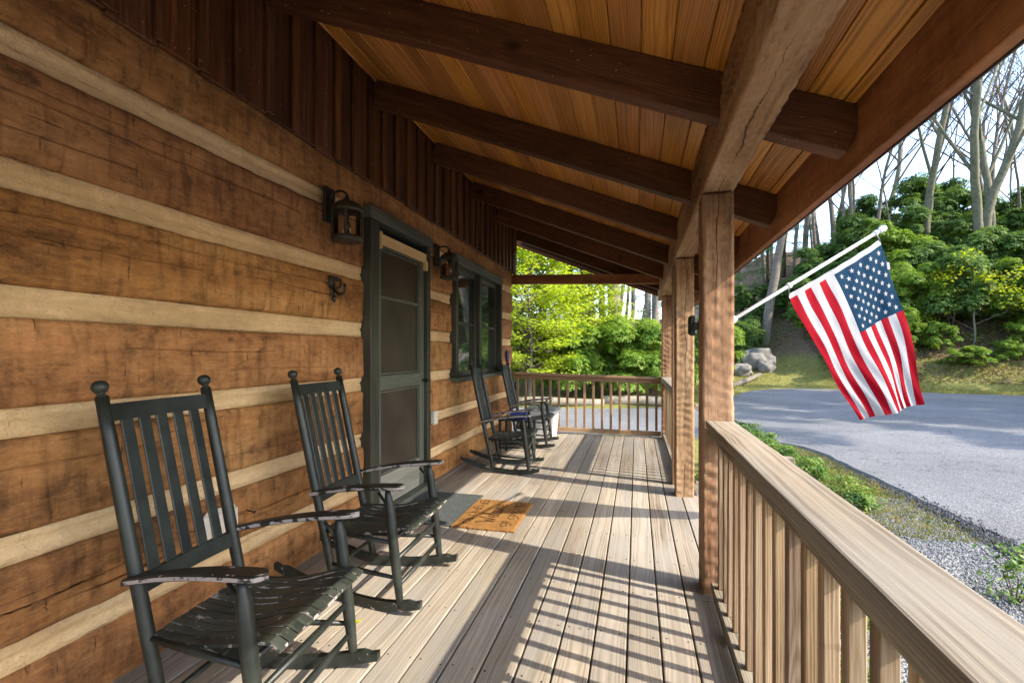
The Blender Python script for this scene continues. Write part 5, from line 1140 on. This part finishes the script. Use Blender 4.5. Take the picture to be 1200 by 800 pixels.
n_ = 16000; x = rng.uniform(9.5, 26, n_); y = np.interp(x, EX, EY) + rng.uniform(2.0, 7.5, n_)
P_ = np.column_stack([x, y, gz(x, y) + 0.03 + rng.uniform(0, .05, n_)]); lm = leaves_mesh('leaf_litter', P_, rdir(n_) * 0.5 + np.array([0, 0, 1]), rdir(n_), 0.07, 0.10, 'litter', 0.2); o = link('leaf_litter', lm); tag(o, 'brown dry leaf litter on the bank', kind='stuff')
n_ = 14000; gx = rng.uniform(1.6, 3.3, n_); gy = rng.uniform(2.5, 6.6, n_); sr_ = rng.uniform(0.005, 0.013, n_)
oc = np.array([[1, 0, 0], [0, 1, 0], [-1, 0, 0], [0, -1, 0], [0, 0, .8], [0, 0, -.8]]); jit = rng.uniform(0.6, 1.3, (n_, 6, 1))
V = (oc[None] * jit * sr_[:, None, None]); an = rng.uniform(0, 6.28, n_); ca, sa = np.cos(an)[:, None], np.sin(an)[:, None]
V = np.stack([V[..., 0] * ca - V[..., 1] * sa, V[..., 0] * sa + V[..., 1] * ca, V[..., 2]], -1) + np.stack([gx, gy, np.full(n_, -0.428)], 1)[:, None]
Ft = np.array([[0, 1, 4], [1, 2, 4], [2, 3, 4], [3, 0, 4], [1, 0, 5], [2, 1, 5], [3, 2, 5], [0, 3, 5]]); F = (np.arange(n_)[:, None, None] * 6 + Ft[None]).reshape(-1, 3)
o = link('gravel_stones', pydata('gravel_stones', V.reshape(-1, 3).tolist(), F.tolist()), 'gravel'); tag(o, 'grey gravel between the porch and the drive', kind='stuff')

n_ = 3500; gy = rng.uniform(2.5, 9.5, n_); gx = np.interp(gy, [2.5, 4, 5.1, 6.2, 8, 9.6], [3.27, 3.25, 3.2, 3.15, 3.05, 2.85]) + rng.normal(-0.09, 0.07, n_); sr_ = rng.uniform(0.008, 0.024, n_)
jit = rng.uniform(0.6, 1.3, (n_, 6, 1)); V = (oc[None] * jit * sr_[:, None, None]); V = V + np.stack([gx, gy, np.clip(-0.43 + (gx - 3.0) * 0.25, -0.44, -0.385)], 1)[:, None]
F = (np.arange(n_)[:, None, None] * 6 + Ft[None]).reshape(-1, 3)
o = link('asphalt_crumbs', pydata('asphalt_crumbs', V.reshape(-1, 3).tolist(), F.tolist()), 'crumb'); tag(o, 'dark crumbled asphalt along the near edge of the drive', kind='stuff')
# big trees off to the right that shade the drive
SH = tree_proto(41, 13, 0.3, 'barkA', 'rhodo_y', 16000, (0.16, 0.22), levels=3, spread=0.55, first=0.35, kids=(3, 4))
for i, (x, y, s_) in enumerate(((25.5, 13, 1.0), (30, 17, 1.2), (24, 18.5, 0.9), (33, 13, 1.2), (19.5, 12.5, 0.72), (20.5, 16.5, 0.75))):
    tree(SH, x, y, s_, i * 1.3, 'leafy tree standing right of the drive outside the picture', 'shade trees right of the drive', name='shade_tree', z=-0.45)

# ------------------------------------------------------------------ labels by place for look-alikes, counted from the left as seen from the porch
ORD = ['first', 'second', 'third', 'fourth', 'fifth', 'sixth', 'seventh', 'eighth', 'ninth', 'tenth', 'eleventh', 'twelfth', 'thirteenth', 'fourteenth', 'fifteenth', 'sixteenth', 'seventeenth', 'eighteenth']
byg = {}
for o in col.objects:
    if o.parent is None and 'group' in o and 'label' in o: byg.setdefault((o['group'], o['label']), []).append(o)
for (gname, lab), obs in byg.items():
    if len(obs) < 2 or gname.startswith(('shade trees', 'fallen')): continue
    obs.sort(key=lambda o: math.atan2(o.location.x, o.location.y))
    for i, o in enumerate(obs):
        if i < len(ORD): o['label'] = lab + ', ' + ORD[i] + ' from the left'
